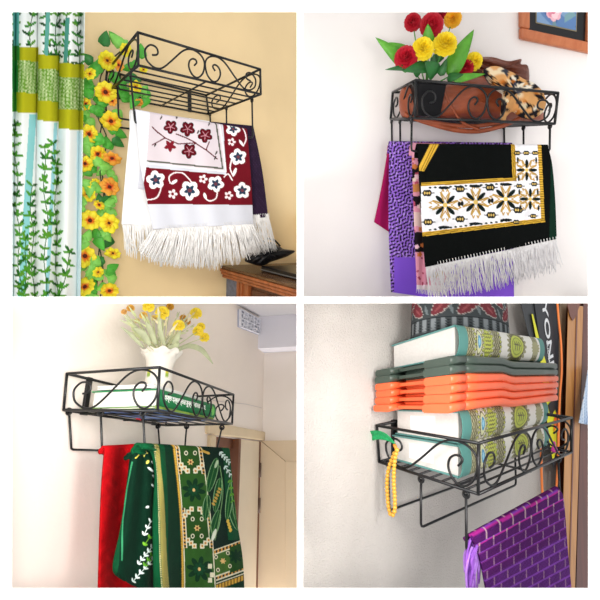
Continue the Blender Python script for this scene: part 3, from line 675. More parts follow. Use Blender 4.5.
def pink_floral(X, Y):
    p = Paint(X, Y, '#e59ab0'); r = random.Random(2)
    for i in range(90): p.ell(r.uniform(410, 435), r.uniform(145, 295), 1.2, .9, r.uniform(0, 3), '#a8445e')
    for y0, y1 in ((165, 178), (196, 206), (232, 252)): p.put((Y > y0) & (Y < y1), '#1a1418'); 
    for i in range(40):
        p.star(r.uniform(411, 432), r.uniform(150, 255), r.uniform(1.5, 3), 5, .3, 0, r.choice(('#f0d8c8', '#d07a40', '#c0506a', '#f5c9d4')))
    p.put((Y > 184) & (Y < 192), '#c9844a'); p.put((Y > 212) & (Y < 226), '#e8c7c0'); p.put((X < 418) & (Y < 158), '#e7a2b8')
    p.put((Y > 285), '#f2e4ea'); return p.c
PK = thing('prayer_rug', 'pink flowered cloth with lace hem showing left of the black prayer rug', 'prayer rug', C2.wv(417, 200, o=.18))
drape(C2, 'cloth', [(411.5, 145), (414, 220), (417, 289)], [(470, 147), (472, 220), (440, 291)], .17, 110, 220, pink_floral, M_CLOTH, PK, lambda U, V: .004 * np.sin(U * 26), back=.03, roll=.006)
fringe(C2, [(417, 287), (440, 290)], [(417, 293), (440, 297)], .172, 40, .001, mat('white_lace', '#f3eef0', .9), PK, 'lace_hem', jit=1, segs=2)

def rug_black(X, Y):
    p = Paint(X, Y, '#050807'); GO, GD = '#d8ab3c', '#8a6a1e'
    s = (np.sin(X * .11 + np.sin(Y * .07)) + np.sin(Y * .13 + X * .03)); p.put(X > 551 - .02 * (Y - 146), '#0c2a1e')
    # L shaped border: a lower band and a right band
    yb = lambda x, y: y - .034 * (420 - x) * 0
    def band(x, top, bot): return None
    top = lambda x: 182.5 - (x - 423) * .055; bot = lambda x: 236 - (x - 425) * .118
    lowband = (X > 421) & (X < 545.5) & (Y > top(X)) & (Y < bot(X))
    rb_l = 511 + (Y - 146) * .045; rb_r = 541 + (Y - 146) * .05
    rband = (X > rb_l) & (X < rb_r) & (Y < bot(X)) & (Y > 60)
    p.put(lowband & (X < rb_r) | rband, GO)
    e_ = 4.2
    inl = (Y > top(X) + e_ - .5) & (Y < bot(X) - e_) & (X < rb_r - e_) & (X > 421)
    inr = (X > rb_l + e_ - .4) & (X < rb_r - e_ + .5) & (Y < bot(X) - e_)
    ins = inl | inr; p.put(ins, '#efeef2')
    st = (lowband & (X < rb_r) | rband) & ~ins
    for k in (1.3, 2.9):
        p.put(st & (np.abs(Y - top(X) - k) < .4) & (X < rb_l + e_), GD); p.put(st & (np.abs(bot(X) - Y - k) < .4), GD)
        p.put(st & (np.abs(X - rb_l - k) < .4) & (Y < top(X) + e_), GD); 
    p.put(st & (X > rb_r - e_) & (np.sin(Y * 2.6) > .3), GD)
    def motif(x, y, s, rot=0):
        for k in range(4):
            a = rot + pi / 4 + k * pi / 2; dx, dy = math.cos(a), math.sin(a)
            p.leaf(x + dx * s * .15, y + dy * s * .15, x + dx * s * .88, y + dy * s * .88, s * .27, '#0d1a1a')
            for d in (-.42, .42):
                b = a + d; p.leaf(x + math.cos(b) * s * .2, y + math.sin(b) * s * .2, x + math.cos(b) * s * .95, y + math.sin(b) * s * .95, s * .12, '#b89248')
        for k in range(4):
            a = rot + k * pi / 2; hx, hy = x + math.cos(a) * s * .95, y + math.sin(a) * s * .95
            pts = [(x + math.cos(a) * s * .35, y + math.sin(a) * s * .35)]
            for d in (-.3, .3): p.line([(x + math.cos(a) * s * .4, y + math.sin(a) * s * .4), (x + math.cos(a + d) * s * .85, y + math.sin(a + d) * s * .85), (x + math.cos(a + d * .5) * s * 1.08, y + math.sin(a + d * .5) * s * 1.08), (x + math.cos(a + d * .3) * s * .9, y + math.sin(a + d * .3) * s * .9)], 1.1, '#c09a50')
        p.ell(x, y, s * .16, s * .16, 0, '#e3c26a')
    def hexa(x, y, s):
        p.poly([(x - s, y), (x - s * .6, y - s * .6), (x + s * .6, y - s * .6), (x + s, y), (x + s * .6, y + s * .6), (x - s * .6, y + s * .6)], '#141c20')
        for k in (-.45, 0, .45): p.ell(x + k * s, y, s * .16, s * .26, 0, '#d9b866')
        for sx in (-1, 1): p.line([(x + sx * s, y), (x + sx * s * 1.4, y)], .8, '#141c20')
    for x, y in ((445, 205), (475.5, 202), (505.5, 199)): motif(x, y, 15)
    for x, y in ((460, 189), (460, 219), (490, 187.5), (491, 215), (427, 193), (428, 222), (518, 210)): hexa(x, y, 5.2)
    for x in np.arange(430, 510, 5.1): p.ell(x, top(x) + 5.6, 1.5, .9, 0, '#26302e'); p.ell(x, bot(x) - 5.6, 1.5, .9, 0, '#26302e')
    for x in (444, 475, 506): p.leaf(x - 6, top(x) + 6.5, x + 6, top(x) + 6.5, 3, '#141c20'); p.leaf(x - 6, bot(x) - 6.5, x + 6, bot(x) - 6.5, 3, '#141c20')
    for x, y in ((459, 204), (462, 203.5), (489, 201), (492, 200.5)): p.ell(x, y, 1.6, 2.4, 0, '#141c20')
    for x, y, s in ((526.5, 170, 12), (530, 199, 12)): motif(x, y, s, pi / 4)
    for x, y in ((517, 153), (519, 186), (534, 184), (516, 222), (533, 216), (535, 153), (526, 153)): hexa(x, y, 3.6)
    for y in (160, 178, 192, 208): p.leaf(517 + (y - 150) * .05, y - 3, 517 + (y - 150) * .05, y + 3, 2, '#141c20'); p.leaf(535.5 + (y - 150) * .05, y - 3, 535.5 + (y - 150) * .05, y + 3, 2, '#141c20')
    # slanted corner stripe
    c = [(420, 172), (433, 144), (440, 144), (423, 170)]; p.poly([(419, 166), (430, 144), (439, 144), (424, 171), (419, 171)], GO)
    for d in (2.2, 5): p.line([(419 + d * .9, 170), (431.5 + d * .9, 144)], .9, GD)
    return p.c
BK = thing('prayer_rug', 'black velvet prayer rug with white and gold patterned border over the front rail', 'prayer rug', C2.wv(490, 200, o=.24))
drape(C2, 'cloth', [(417.5, 147), (420, 200), (425, 267)], [(548, 148), (552, 165), (555, 200), (556.5, 239)], .243, 300, 240, rug_black, M_VELVET, BK, lambda U, V: .004 * np.sin(U * 8 + V * 2) * V + .002 * np.sin(U * 21), back=.03, roll=.008)
M_SF = mat('silver_grey_fringe', '#ebe9ea', .8)
fringe(C2, [(425, 264), (556, 236.5)], [(427, 271), (557, 243)], .247, 44, .0013, mat('white_edge_thread', '#f4f3f2', .8), BK, 'edge_stitch', jit=.3, segs=2)
fringe(C2, [(426, 267), (556, 240)], [(430, 297), (470, 292), (500, 286), (530, 276), (559, 268)], .244, 400, .0014, M_SF, BK, jit=6, depth=.02, segs=6)
mb = MB(); mb.grid(np.array([[tuple(C2.wv(430 + 14 * u, 279 - 3 * u - 10 * (1 - v) * .6, o=.225)) for u in np.linspace(0, 1, 10)] for v in np.linspace(0, 1, 5)])); mb.build('gold_thread_trim', mat('gold_thread', '#d8b45a', .5, .2, var=.3, vscale=400), BK, C2, solid=.001)
# ================================================================== lower left room
XC, XD0, ZD = 1.331, .742, .0
def w3(name, x0, x1, z0, z1, o0=-.06, o1=0., m=M_W3):
    mb = MB(); mb.lbox(C3, x0, x1, o0, o1, z0, z1); return mb.build(name, m, None, C3, kind='structure')
w3('wall_lower_left', -.32, XD0, -1.1, .8)
w3('wall_lower_left_above_door', XD0, XC + .05, ZD, .8)
mb = MB(); mb.lbox(C3, XC, XC + .05, -.3, .9, -1.2, .9); mb.build('wall_lower_left_far', mat('far_wall_cream', '#f3ebe4', .9, var=.02, vscale=5), None, C3, kind='structure')
mb = MB(); mb.lbox(C3, XC - .1, XC + .02, -.02, .9, .405, .6); mb.build('trim_3', mat('beam_white', '#ecebf4', .9), None, C3, kind='structure')
pa = [C3.u(x, y, o=-.02) for x, y in ((222, 300), (258.2, 319.5))]
mb = MB(); mb.prism([C3.v(pa[0][0] - .5, -.05, pa[0][2] - .06), C3.v(pa[0][0], -.05, pa[0][2]), C3.v(XC, -.05, pa[1][2] + .01), C3.v(XC, .9, pa[1][2] + .01), C3.v(pa[0][0], .9, pa[0][2]), C3.v(pa[0][0] - .5, .9, pa[0][2] - .06)],
    [C3.v(pa[0][0] - .5, -.05, pa[0][2] - .02), C3.v(pa[0][0], -.05, pa[0][2] + .04), C3.v(XC, -.05, pa[1][2] + .05), C3.v(XC, .9, pa[1][2] + .05), C3.v(pa[0][0], .9, pa[0][2] + .04), C3.v(pa[0][0] - .5, .9, pa[0][2] + .02)])
mb.build('ceiling', mat('ceiling_grey', '#cfcdd0', .9), None, C3, kind='structure')
# ventilator block
VG = thing('ventilator_grille', 'pale patterned ventilator block high in the wall under the ceiling', 'ventilator', C3.wv(247, 322, o=0))
cs = [C3.u(x, y, o=0.) for x, y in ((237.5, 327), (256.8, 334.5), (256.8, 319.5), (237.5, 309.5))]
bil = lambda u, v, o: C3.v(*((lambda p: (p[0], o, p[2]))((cs[0] * (1 - u) + cs[1] * u) * (1 - v) + (cs[3] * (1 - u) + cs[2] * u) * v)))
def vbox(mb, u0, u1, v0, v1, o0, o1): return mb.box([bil(u, v, o) for v in (v0, v1) for u, o in ((u0, o0), (u1, o0), (u1, o1), (u0, o1))])
mb = MB(); vbox(mb, 0, 1, 0, 1, .0, .006); mb.build('backing', mat('ventilator_hollow', '#a9adc4', .9), VG, C3)
mb = MB()
for k in range(4): vbox(mb, k / 3 - (.03 if k else 0), k / 3 + .03, 0, 1, .006, .016)
for k in range(3): vbox(mb, 0, 1, k / 2 - (.04 if k else 0), k / 2 + .04, .006, .017)
mb.build('frame', mat('ventilator_white', '#e6e8f2', .9), VG, C3)
for i in range(3):
    for j in range(2):
        mb = MB(); cu, cv_ = (i + .5) / 3, (j + .5) / 2
        for k in range(4):
            a = k * pi / 2 + pi / 4; pts = [bil(cu + .12 * s * math.cos(a + .5 * s), cv_ + .2 * s * math.sin(a + .5 * s), .012) for s in np.linspace(.1, 1.2, 6)]; mb.tube(pts, .005, 5)
        mb.build('lattice', MATS['ventilator_white'], VG, C3)
# door: frame, leaf ajar, passage behind
M_DR = mat('cream_door_paint', '#d9c5a3', .6, var=.04, vscale=10); M_DL = mat('cream_door_leaf', '#d6c7ae', .6, var=.03, vscale=8); M_DK = mat('brown_door_edge', '#6b3f26', .6, var=.1)
M_RM = mat('passage_wall', '#cdb3aa', .9)
mb = MB(); mb.lbox(C3, XD0, XC, -.3, -.26, -1.1, ZD + .1); mb.build('wall_passage', M_RM, None, C3, kind='structure')
D3 = bpy.data.objects.new('door_1', None); COL.objects.link(D3); D3.location = C3.v(1.1, 0, -.6); OFF[D3] = Vector(D3.location); D3['kind'] = 'structure'
xs = lambda px, py=480: C3.u(px, py, o=.012)[0]
mb = MB(); mb.lbox(C3, xs(208.5, 430), XC + .0, -.02, .014, C3.u(240, 434, o=.014)[2] - .012, C3.u(240, 433.5, o=.014)[2] + .024); mb.build('frame_header', M_DR, D3, C3, bevel=.003)
mb = MB(); mb.lbox(C3, xs(208.5), xs(213.8), -.06, .014, -1.1, ZD - .012); mb.build('frame_post', M_DR, D3, C3, bevel=.003)
mb = MB(); mb.lbox(C3, xs(239), xs(241.2), -.06, .006, -1.1, ZD - .012); mb.build('leaf_edge', M_DK, D3, C3)
mb = MB(); mb.lbox(C3, xs(241.2), xs(260.2), -.03, .004, -1.1, ZD - .014); mb.build('leaf', M_DL, D3, C3, bevel=.002)
mb = MB(); mb.lbox(C3, xs(260.2), xs(262), -.03, .003, -1.1, ZD - .014); mb.build('hinge_gap', M_DK, D3, C3)
for py in (470, 505):
    z = C3.u(261, py, o=.01)[2]; mb = MB(); mb.tube([C3.v(xs(261), .006, z - .03), C3.v(xs(261), .006, z + .03)], .006, 8); mb.build('hinge', mat('rusty_hinge', '#5a4436', .6), D3, C3)
mb = MB(); mb.lbox(C3, xs(214), xs(239), -.05, -.02, ZD - .05, ZD - .012); mb.build('frame_lintel', M_DK, D3, C3)
z0 = C3.u(280, 440.5, x=XC - .03)[2]
D4 = bpy.data.objects.new('door_2', None); COL.objects.link(D4); D4.location = C3.v(XC - .02, .2, -.6); OFF[D4] = Vector(D4.location); D4['kind'] = 'structure'
mb = MB(); mb.lbox(C3, XC - .03, XC - .002, .003, .7, -1.2, z0); mb.build('panel', mat('beige_door_panel', '#d3bfa3', .6, var=.03, vscale=6), D4, C3)
mb = MB(); mb.lbox(C3, XC - .034, XC - .03, .12, .6, -1.1, z0 - .09); mb.build('raised_field', MATS['beige_door_panel'], D4, C3, bevel=.002)
mb = MB(); mb.tube([C3.v(XC - .031, .004, z0), C3.v(XC - .031, .12, z0 - .09)], .0015, 5); mb.build('mitre_line', mat('panel_groove', '#a08b70', .8), D4, C3)
mb = MB(); mb.tube([tuple(a) for a in C3.w(*cr([(196, 398), (225, 402), (245, 404), (262, 408)], 4).T, o=.004)], .0015, 5)
props(mb.build('wire', mat('pale_wire', '#d8d0cc', .6), None, C3), 'thin pale wire running along the wall right of the shelf', 'wire')

# white vase with yellow flowers
VS = thing('flower_vase', 'white ruffled vase of yellow artificial flowers standing on the wire shelf', 'vase', C3.v(.165, .09, .045))
M_VS = mat('white_glazed_vase', vcol=True, rough=.3)
c0 = C3.u(159.5, 402, o=.09); ct = C3.u(159.5, 351, o=.09); H_ = ct[2] - .0525; sc_ = C3.v(c0[0], .09, .05).y / F
base = C3.v((c0[0] + ct[0]) / 2 - .002, .09, .0525)
prof = [(0, 0), (11, 0), (12.5, .03), (13, .2), (12.6, .45), (13, .65), (15, .82), (18, .94), (20, 1.0), (18.8, 1.0), (15.5, .9), (12, .75), (10, .6)]
G_ = []; cc = []; a_ = C3.ez.orthogonal().normalized(); b_ = C3.ez.cross(a_)
n_ = 64; rr_ = random.Random(4)
fine = cr(np.array(prof), 5)
for r_, h in fine:
    row = []; rc = []
    for j in range(n_):
        t_ = 2 * pi * j / n_; rf = 1 + (.05 * math.sin(t_ * 9) if h > .85 and r_ > 14 else 0); zf = .035 * math.sin(t_ * 9 + 1) if h > .93 else 0
        row.append(tuple(base + C3.ez * ((h + zf) * H_) + a_ * (r_ * rf * sc_ * math.cos(t_)) + b_ * (r_ * rf * sc_ * math.sin(t_))))
        col = '#f4efe6'
        if .3 < h < .345 and int(t_ * 20) % 4 < 2: col = '#3f74b8'
        if .36 < h < .55 and (int(t_ * 3.2) % 5 == 0) : col = '#dccb2e' if h > .45 else '#8fb43c'
        rc.append(lin(col))
    G_.append(row); cc.append(rc)
mb = MB(); mb.grid(np.array(G_), cols=np.array(cc), wrap=True); mb.build('vase_body', M_VS, VS, C3, solid=.001)
top = base + C3.ez * (H_ * .95)
M_PS = mat('pale_green_stem', '#cfd6a2', .7); M_PL = mat('pale_leaf', '#c9cfa8', .7, var=.15, vscale=40); M_PY = mat('pale_cream_bud', '#f0e7bf', .8)
for x, y, r, c, o in ((162.3, 313, 7, '#ffe84a', .1), (178.8, 325.7, 6, '#ffe84a', .12), (195.9, 313.6, 6, '#ffe84a', .1), (148.5, 307, 6, '#ffe84a', .1), (198, 331.3, 5.5, '#ffe84a', .1), (204.5, 337.6, 5, '#ffe84a', .1), (200.8, 327, 4.5, '#ffe84a', .08), (143.5, 315.6, 4, '#eec45a', .08), (130.5, 308.5, 4, '#e8b450', .07), (170, 307, 4, '#e6ae3e', .07), (183, 318, 3.5, '#e9b24a', .05), (187.5, 322, 3.2, '#e2a53e', .05), (124, 312, 3, '#e9bb70', .05), (154, 318, 3.2, '#eed27a', .06), (137, 321, 2.8, '#e9d48a', .06)):
    ce = C3.wv(x, y, o=o); bl = pompom(C3, ce, camv(ce) + C3.ez * .6, r * ce.y / F, c, VS, 50)
    mb = MB(); mb.tube([tuple(p_) for p_ in cr([ce, (ce + top) / 2 + rvec(.006), top + rvec(.006)], 4)], .0011, 5); mb.build('stem', M_PS, bl, C3)
for i in range(34):
    x, y = random.uniform(122, 204), random.uniform(309, 340); 
    if abs(x - 160) > 12 + (345 - y) * 1.1: x = 160 + (x - 160) * .6
    ce = C3.wv(x, y, o=.09 + random.uniform(-.03, .03)); mb = MB(); st_ = top + rvec(.008)
    mb.tube([tuple(p_) for p_ in cr([ce, (ce + st_) / 2 + rvec(.008), st_], 4)], .0009, 4)
    d_ = (ce - st_)
    leaf_mesh(mb, ce - d_ * .15, d_ + rvec(.03), camv(ce) + rvec(.4), .03, .006, .2, .3); leaf_mesh(mb, ce - d_ * .3, d_ + rvec(.06), camv(ce) + rvec(.4), .026, .005, .2, .3)
    mb.build('spray', [M_PS, M_PY, M_PL][i % 3], VS, C3)
for pts, wd in (([(176, 351), (188, 346), (200, 349), (207, 356), (213, 364)], 5.5), ([(144, 348), (136, 340), (129, 333), (121, 327)], 4), ([(150, 346), (143, 334), (133, 328)], 7), ([(156, 345), (150, 330), (146, 322)], 6), ([(165, 347), (160, 330), (160, 318)], 5), ([(172, 349), (176, 340), (181, 330)], 6), ([(168, 348), (176, 346), (178, 341)], 6)):
    P_ = cr(pts, 5); mb = MB(); G_ = []; n_ = len(P_)
    for i, (x, y) in enumerate(P_):
        a = C3.wv(x, y, o=.11 + .02 * i / n_); tn = Vector((P_[min(i + 1, n_ - 1)] - P_[max(i - 1, 0)]).tolist() + [0]); tw = (C3.ex * 0 + Vector((-tn.y, 0, -tn.x)).normalized()) if tn.length else C3.ez
        w_ = wd * .5 * math.sin(pi * min(1, .12 + .86 * i / (n_ - 1))) * a.y / F; G_.append([tuple(a - tw * w_), tuple(a - camv(a) * .002), tuple(a + tw * w_)])
    mb.grid(np.array(G_)); mb.build('leaf', M_PL, VS, C3, solid=.0008)

# books on this shelf
M_PG = mat('white_pages', '#dad7d2', .8, var=.04, vscale=200); M_PGC = mat('cream_pages', '#e6e2d8', .8)
def book(cell, name, label, x0, x1, o0, o1, z0, z1, cover, spine=None, group=None, spine_paint=None, sg=(80, 30), ct_=.0025, notch=0):
    B_ = thing(name, label, 'book', cell.v((x0 + x1) / 2, (o0 + o1) / 2, z0), group)
    mb = MB(); mb.lbox(cell, x0 + .004, x1 - .004, o0 + .004, o1 - .006, z0 + ct_, z1 - ct_); mb.build('page_block', M_PG, B_, cell)
    for a, b in ((z0, z0 + ct_), (z1 - ct_, z1)):
        mb = MB(); mb.lbox(cell, x0, x1, o0, o1 - .004, a, b); mb.build('cover', cover, B_, cell, bevel=.0008)
    h = z1 - z0; bul = min(.012, h * .22); nu, nv = sg
    us = np.linspace(0, 1, nu); th = np.linspace(-pi / 2, pi / 2, nv)
    G_ = np.array([[tuple(cell.v(x0 + (x1 - x0) * u, o1 - .006 + bul * math.cos(t_), (z0 + z1) / 2 + h / 2 * math.sin(t_))) for u in us] for t_ in th])
    U_, V_ = np.meshgrid(us, np.sin(th) * .5 + .5)
    mb = MB(); mb.grid(G_, cols=spine_paint(U_, V_) if spine_paint else None); mb.build('spine', M_PRINT if spine_paint else cover, B_, cell, solid=.002)
    return B_
def green_spine(U, V):
    p = Paint(U * 29, V * 3.6, '#0d7a45'); p.ell(27.3, 1.8, .9, 1.2, 0, '#7fd36a'); return p.c
M_GB = mat('green_book_cover', '#0f7f48', .45)
gb = book(C3, 'book', 'green book with white lettering on its spine lying below the vase', .04, .325, .03, .178, .008, .043, M_GB, spine_paint=green_spine)
def text_mesh(nm, body, parent, m, a, d, up_, n, L, H):
    fc = bpy.data.curves.new(nm, 'FONT'); fc.body = body; fc.size = 1; fc.extrude = .01; fc.offset = .012
    tmp = bpy.data.objects.new(nm + '_tmp', fc); COL.objects.link(tmp)
    dg = bpy.context.evaluated_depsgraph_get(); dg.update(); me = bpy.data.meshes.new_from_object(tmp.evaluated_get(dg)); bpy.data.objects.remove(tmp)
    V_ = np.array([v.co[:] for v in me.vertices])
    if len(V_) == 0: return None
    sx = L / np.ptp(V_[:, 0]); sy = H / np.ptp(V_[:, 1]); V_[:, :2] -= V_[:, :2].min(0); off = OFF[parent]
    for v, q_ in zip(me.vertices, V_): v.co = a + d * float(q_[0] * sx) + up_ * float(q_[1] * sy) + n * float(q_[2] * .05) - off
    me.materials.clear(); me.materials.append(m); o_ = bpy.data.objects.new(nm, me); COL.objects.link(o_); o_.parent = parent; OFF[o_] = off
    return o_
text_mesh('spine_lettering', 'হস্ত হস্তান্তর মুক্তা নাসর এ. হ.', gb, mat('white_lettering', '#f4f6f2', .6), C3.v(.06, .1812, .0195), C3.ex, C3.ez, C3.en, .2, .0145)
# white lidded books and thin magazines under / beside it
book(C3, 'book', 'white covered book lying on its back under the vase, page edges to the left', .035, .26, .045, .17, .0445, .052, mat('white_book_cover', '#ecebe8', .5))
book(C3, 'magazine', 'thin green edged magazine at the bottom of the pile on the wire shelf', .022, .3, .02, .19, .0035, .0075, mat('green_yellow_cover', '#7fa03c', .5, var=.4, vscale=30), ct_=.0008)
book(C3, 'magazine', 'blue edged booklet lying under the green book, its corner at the front', .03, .28, .06, .19, -.0005, .0034, mat('blue_cover', '#4f74b4', .5, var=.3, vscale=30), ct_=.0008)
mb = MB(); mb.sphere(C3.wv(137.5, 418, o=.06), .004, 8); mb.tube([C3.wv(137.5, 418, o=.06), C3.wv(141, 420, o=.065)], .002, 6)
props(mb.build('peg', mat('red_plastic', '#c21f2a', .5), None, C3), 'small red peg caught under the bottom wires of the shelf', 'peg')

# velvet rugs over the rails
def red_paint(X, Y):
    p = Paint(X, Y, '#a8070f'); g = np.sin(X * .5 + np.sin(Y * .33) * 2) + np.sin(Y * .41 + np.sin(X * .37) * 2)
    p.put(g > 1.3, '#9a060d'); p.put(g < -1.4, '#b50c14'); return p.c
RR = drape(C3, 'prayer_rug', [(104.5, 449.5), (101, 500), (98.5, 600)], [(140, 447), (141, 510), (142, 600)], .1, 120, 220, red_paint, M_VELVET, ripple=lambda U, V: .004 * np.sin(U * 9 + V), back=.006, roll=.004, thick=.006,
      label='plain red velvet rug hanging at the left behind the green one', cat='prayer rug')
def sprig(p, x0, y0, x1, y1, n, c1, L=4.2, w=1.7):
    a = math.atan2(y1 - y0, x1 - x0); p.line([(x0, y0), (x1, y1)], .7, c1)
    for i in range(n):
        t_ = i / max(1, n - 1); x, y = x0 + (x1 - x0) * t_, y0 + (y1 - y0) * t_
        for s in (-1, 1): p.leaf(x, y, x + L * math.cos(a + s * .75), y + L * math.sin(a + s * .75), w, c1)
def green_fold(X, Y):
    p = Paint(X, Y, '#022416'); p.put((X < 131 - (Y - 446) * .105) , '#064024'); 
    p.line([(133, 462), (128, 490), (124, 520), (121, 560)], 1.2, '#2f7d55'); p.line([(135, 458), (140, 452), (147, 453)], .9, '#c9b84a')
    sprig(p, 131, 582, 151, 560, 6, '#d9e9e4'); sprig(p, 137, 564, 150, 548, 5, '#d9e9e4'); sprig(p, 143, 535, 149, 522, 3, '#e8f2ef')
    sprig(p, 143, 566, 150, 556, 3, '#5aa02c'); sprig(p, 143, 545, 148, 538, 2, '#6aa82c', 3.5, 2.2); p.ell(146.5, 507, 1.6, 1.2, -.5, '#e8f2ef')
    for x, y in ((153, 464), (154, 478), (153, 487), (150, 470)): p.leaf(x - 3, y - 3, x + 2, y + 2, 2.2, '#e0ece8')
    for y in (450, 455, 462): p.ell(141 + (y - 450) * .5, y, 1.2, 2, .4, '#c6c25a')
    return p.c
def green_rug(X, Y):
    p = Paint(X, Y, '#022c1a'); r = random.Random(8); MG, GO, CR = '#064828', '#c99a3c', '#e6e3c8'
    w = lambda x, dy=1.: x + 1.2 * np.sin((Y - 440) * .035 * dy)
    # edging and gold braid along the left selvedge
    p.put(X < w(163) + (Y - 446) * .045, MG)
    e1 = w(154.5) + (Y - 446) * .06; p.put((X > e1) & (X < e1 + 3 + (Y - 446) * .022), '#9a8a48'); p.put((X > e1) & (X < e1 + 3 + (Y - 446) * .022) & (np.sin(X * 3) * np.sin(Y * 2.6) > .2), '#6d7a44'); p.put((X > e1 - 1.2) & (X < e1 - .2) & (np.sin(Y * 3) > 0), '#c9c08a')
    p.put((X > w(163) + (Y - 446) * .045) & (X < w(165) + (Y - 446) * .045), '#052a1a')
    g1 = 171.5 + (Y - 446) * .055 + 3.2 * np.sin((Y - 446) * .02); p.put((X > g1) & (X < g1 + 5.2), '#d9ac42'); p.put((X > g1) & (X < g1 + 5.2) & (np.sin(Y * 1.9 + (X - g1) * 1.2) * np.sin(Y * 1.9 - (X - g1) * 1.2) > .25), '#7a5a1e'); p.put((X > g1 + 6) & (X < g1 + 6.8), '#e8e4cc')
    # centre column of green squares with stepped cream outlines
    cx = lambda y: 187.5 + (y - 446) * .075 + 2.5 * np.sin((y - 446) * .02)
    C = cx(Y); hw = 10.5 + (Y - 446) * .02
    p.put(np.abs(X - C) < hw + 2.6, CR); p.put(np.abs(X - C) < hw + 1.9, '#3a2a12'); p.put((np.abs(X - C) < hw + 1.9) & (np.sin(Y * 1.7) > .2), '#d9a24a'); p.put(np.abs(X - C) < hw - .2, CR); p.put(np.abs(X - C) < hw - 1.3, '#27501c')
    for y0, y1 in ((474, 508), (548, 592)): p.put((Y > y0) & (Y < y1) & (np.abs(X - C) < hw + 2.8), '#2c5a20'); p.put((Y > y0) & (Y < y1) & (np.abs(np.abs(X - C) - hw - 2) < .5), CR)
    for yc, s in ((490, 12), (569, 13)):
        c_ = float(cx(yc)); p.star(c_, yc, s, 8, .55, .2, '#06331c'); p.star(c_, yc, s * .5, 8, .4, .2, '#0b4426'); p.ell(c_, yc, 1.4, 1.7, 0, '#e3bd7a')
    for yc in (462, 528):
        c_ = float(cx(yc))
        for dx in (-4.5, 4.5):
            for dy in (-9, 8): p.ell(c_ + dx, yc + dy, 1.9, 2.3, 0, CR); p.ell(c_ + dx, yc + dy, 1.1, 1.4, 0, '#1d3a14')
        p.spiky(c_, yc, 3.4, 6, .5, 0, '#e3c07a'); p.ell(c_, yc, 1.1, 1.3, 0, '#7a3a1a')
    for yc, sgn in ((471, 1), (509, -1), (546, 1)):
        c_ = float(cx(yc))
        for sd in (-1, 1):
            for k in range(3):
                x0 = c_ + sd * (4 + k * 3.2); y0 = yc - sgn * k * 3.0; p.poly([(x0 - 2.2, y0 - 2.4), (x0 + 2.2, y0 - 2.4), (x0 + 2.2, y0 + 2.4), (x0 - 2.2, y0 + 2.4)], CR); p.poly([(x0 - 1, y0 - 1.2), (x0 + 1, y0 - 1.2), (x0 + 1, y0 + 1.2), (x0 - 1, y0 + 1.2)], '#c98f4a')
    # field with leaves on the right
    fx = lambda x, y: (x + (y - 446) * .02, y)
    rt = X > C + hw + 3
    p.put(rt & (Y > 446) & (Y < 552 - (X - 210) * .4), '#04241a'); p.put(rt & (X > 222 + (Y - 450) * .06) & (Y < 540), '#0a4a2c')
    for x0, y0, x1, y1, wd in ((207, 492, 216, 458, 9), (207, 495, 204, 520, 8), (214, 512, 219, 478, 8), (210, 540, 218, 510, 9), (228, 500, 237, 530, 8), (226, 520, 231, 480, 7), (235, 520, 232, 470, 6)):
        p.leaf(x0, y0, x1, y1, wd, '#7fae7a'); p.leaf(x0, y0, x1, y1, wd - 1.6, '#0f4a24'); p.line([(x0, y0), (x1, y1)], .6, '#4f8a4a')
    p.line(cr([(206, 478), (206, 500), (209, 520), (212, 540)], 4).tolist(), .9, '#6f9a62'); p.line(cr([(214, 540), (219, 515), (222, 490), (219, 466)], 4).tolist(), .9, '#6f9a62')
    for k in range(6): p.ell(212.5 + 1.4 * k * .9, 504 - k * 3, 2, 1.2, .6, '#c9a44a')
    for k in range(4): p.ell(203 - k * 1.6 + 4, 453 - k * .6, 2, 1.2, .3, '#c9a44a')
    for k in range(4): p.ell(227 + k * .9, 521 + k * 3, 1.4, 2, .3, '#d6b44a')
    p.leaf(211, 541, 215, 529, 3.6, '#dfe8d8'); p.leaf(214, 468, 217, 460, 2.8, '#b9d2b0')
    sprig(p, 219, 452, 228, 462, 5, '#cfe3df', 3.5, 1.4); sprig(p, 224, 466, 229, 474, 3, '#cfe3df', 3.5, 1.4); sprig(p, 229, 480, 232, 500, 4, '#5aa02c', 3.5, 1.6)
    # cross band lower right
    L1 = 552 - (X - 207) * .36; 
    bnd = rt & (Y > L1) & (Y < L1 + 32); p.put(rt & (Y > L1), '#04351f'); p.put(bnd, CR); p.put(rt & (Y > L1 + 1) & (Y < L1 + 30.5), '#3a2a12'); p.put(rt & (Y > L1 + 1) & (Y < L1 + 30.5) & (np.sin(X * 1.8) > .1), '#d9a24a')
    p.put(rt & (Y > L1 + 4) & (Y < L1 + 28), CR); p.put(rt & (Y > L1 + 5.3) & (Y < L1 + 26.5), '#3f6a26'); p.put(rt & (Y > L1 + 3) & (Y < L1 + 29) & (X > 229), '#1f4a1c')
    p.spiky(222, 561, 3.2, 6, .5, 0, '#e3c07a'); p.star(235, 556, 7, 8, .5, 0, '#06331c')
    for x, y in ((215, 557), (217, 570), (227, 553), (229, 566)): p.ell(x, y, 1.8, 2.1, 0, CR); p.ell(x, y, 1, 1.3, 0, '#1d3a14')
    for x, y in ((209, 566), (211, 575), (209, 580)): p.poly([(x - 2, y - 2.4), (x + 2, y - 2.4), (x + 2, y + 2.4), (x - 2, y + 2.4)], CR)
    p.put(rt & (Y > L1 + 36) & (Y < L1 + 41), '#d9ac42'); p.put(rt & (Y > L1 + 36) & (Y < L1 + 41) & (np.sin(X * 2) > .4), '#7a5a1e'); p.put(rt & (Y > L1 + 34) & (Y < L1 + 35), CR)
    return p.c
GR = thing('prayer_rug', 'green velvet prayer rug with gold braid, leaves and cream stepped border over the front rail', 'prayer rug', C3.wv(185, 500, o=.17))
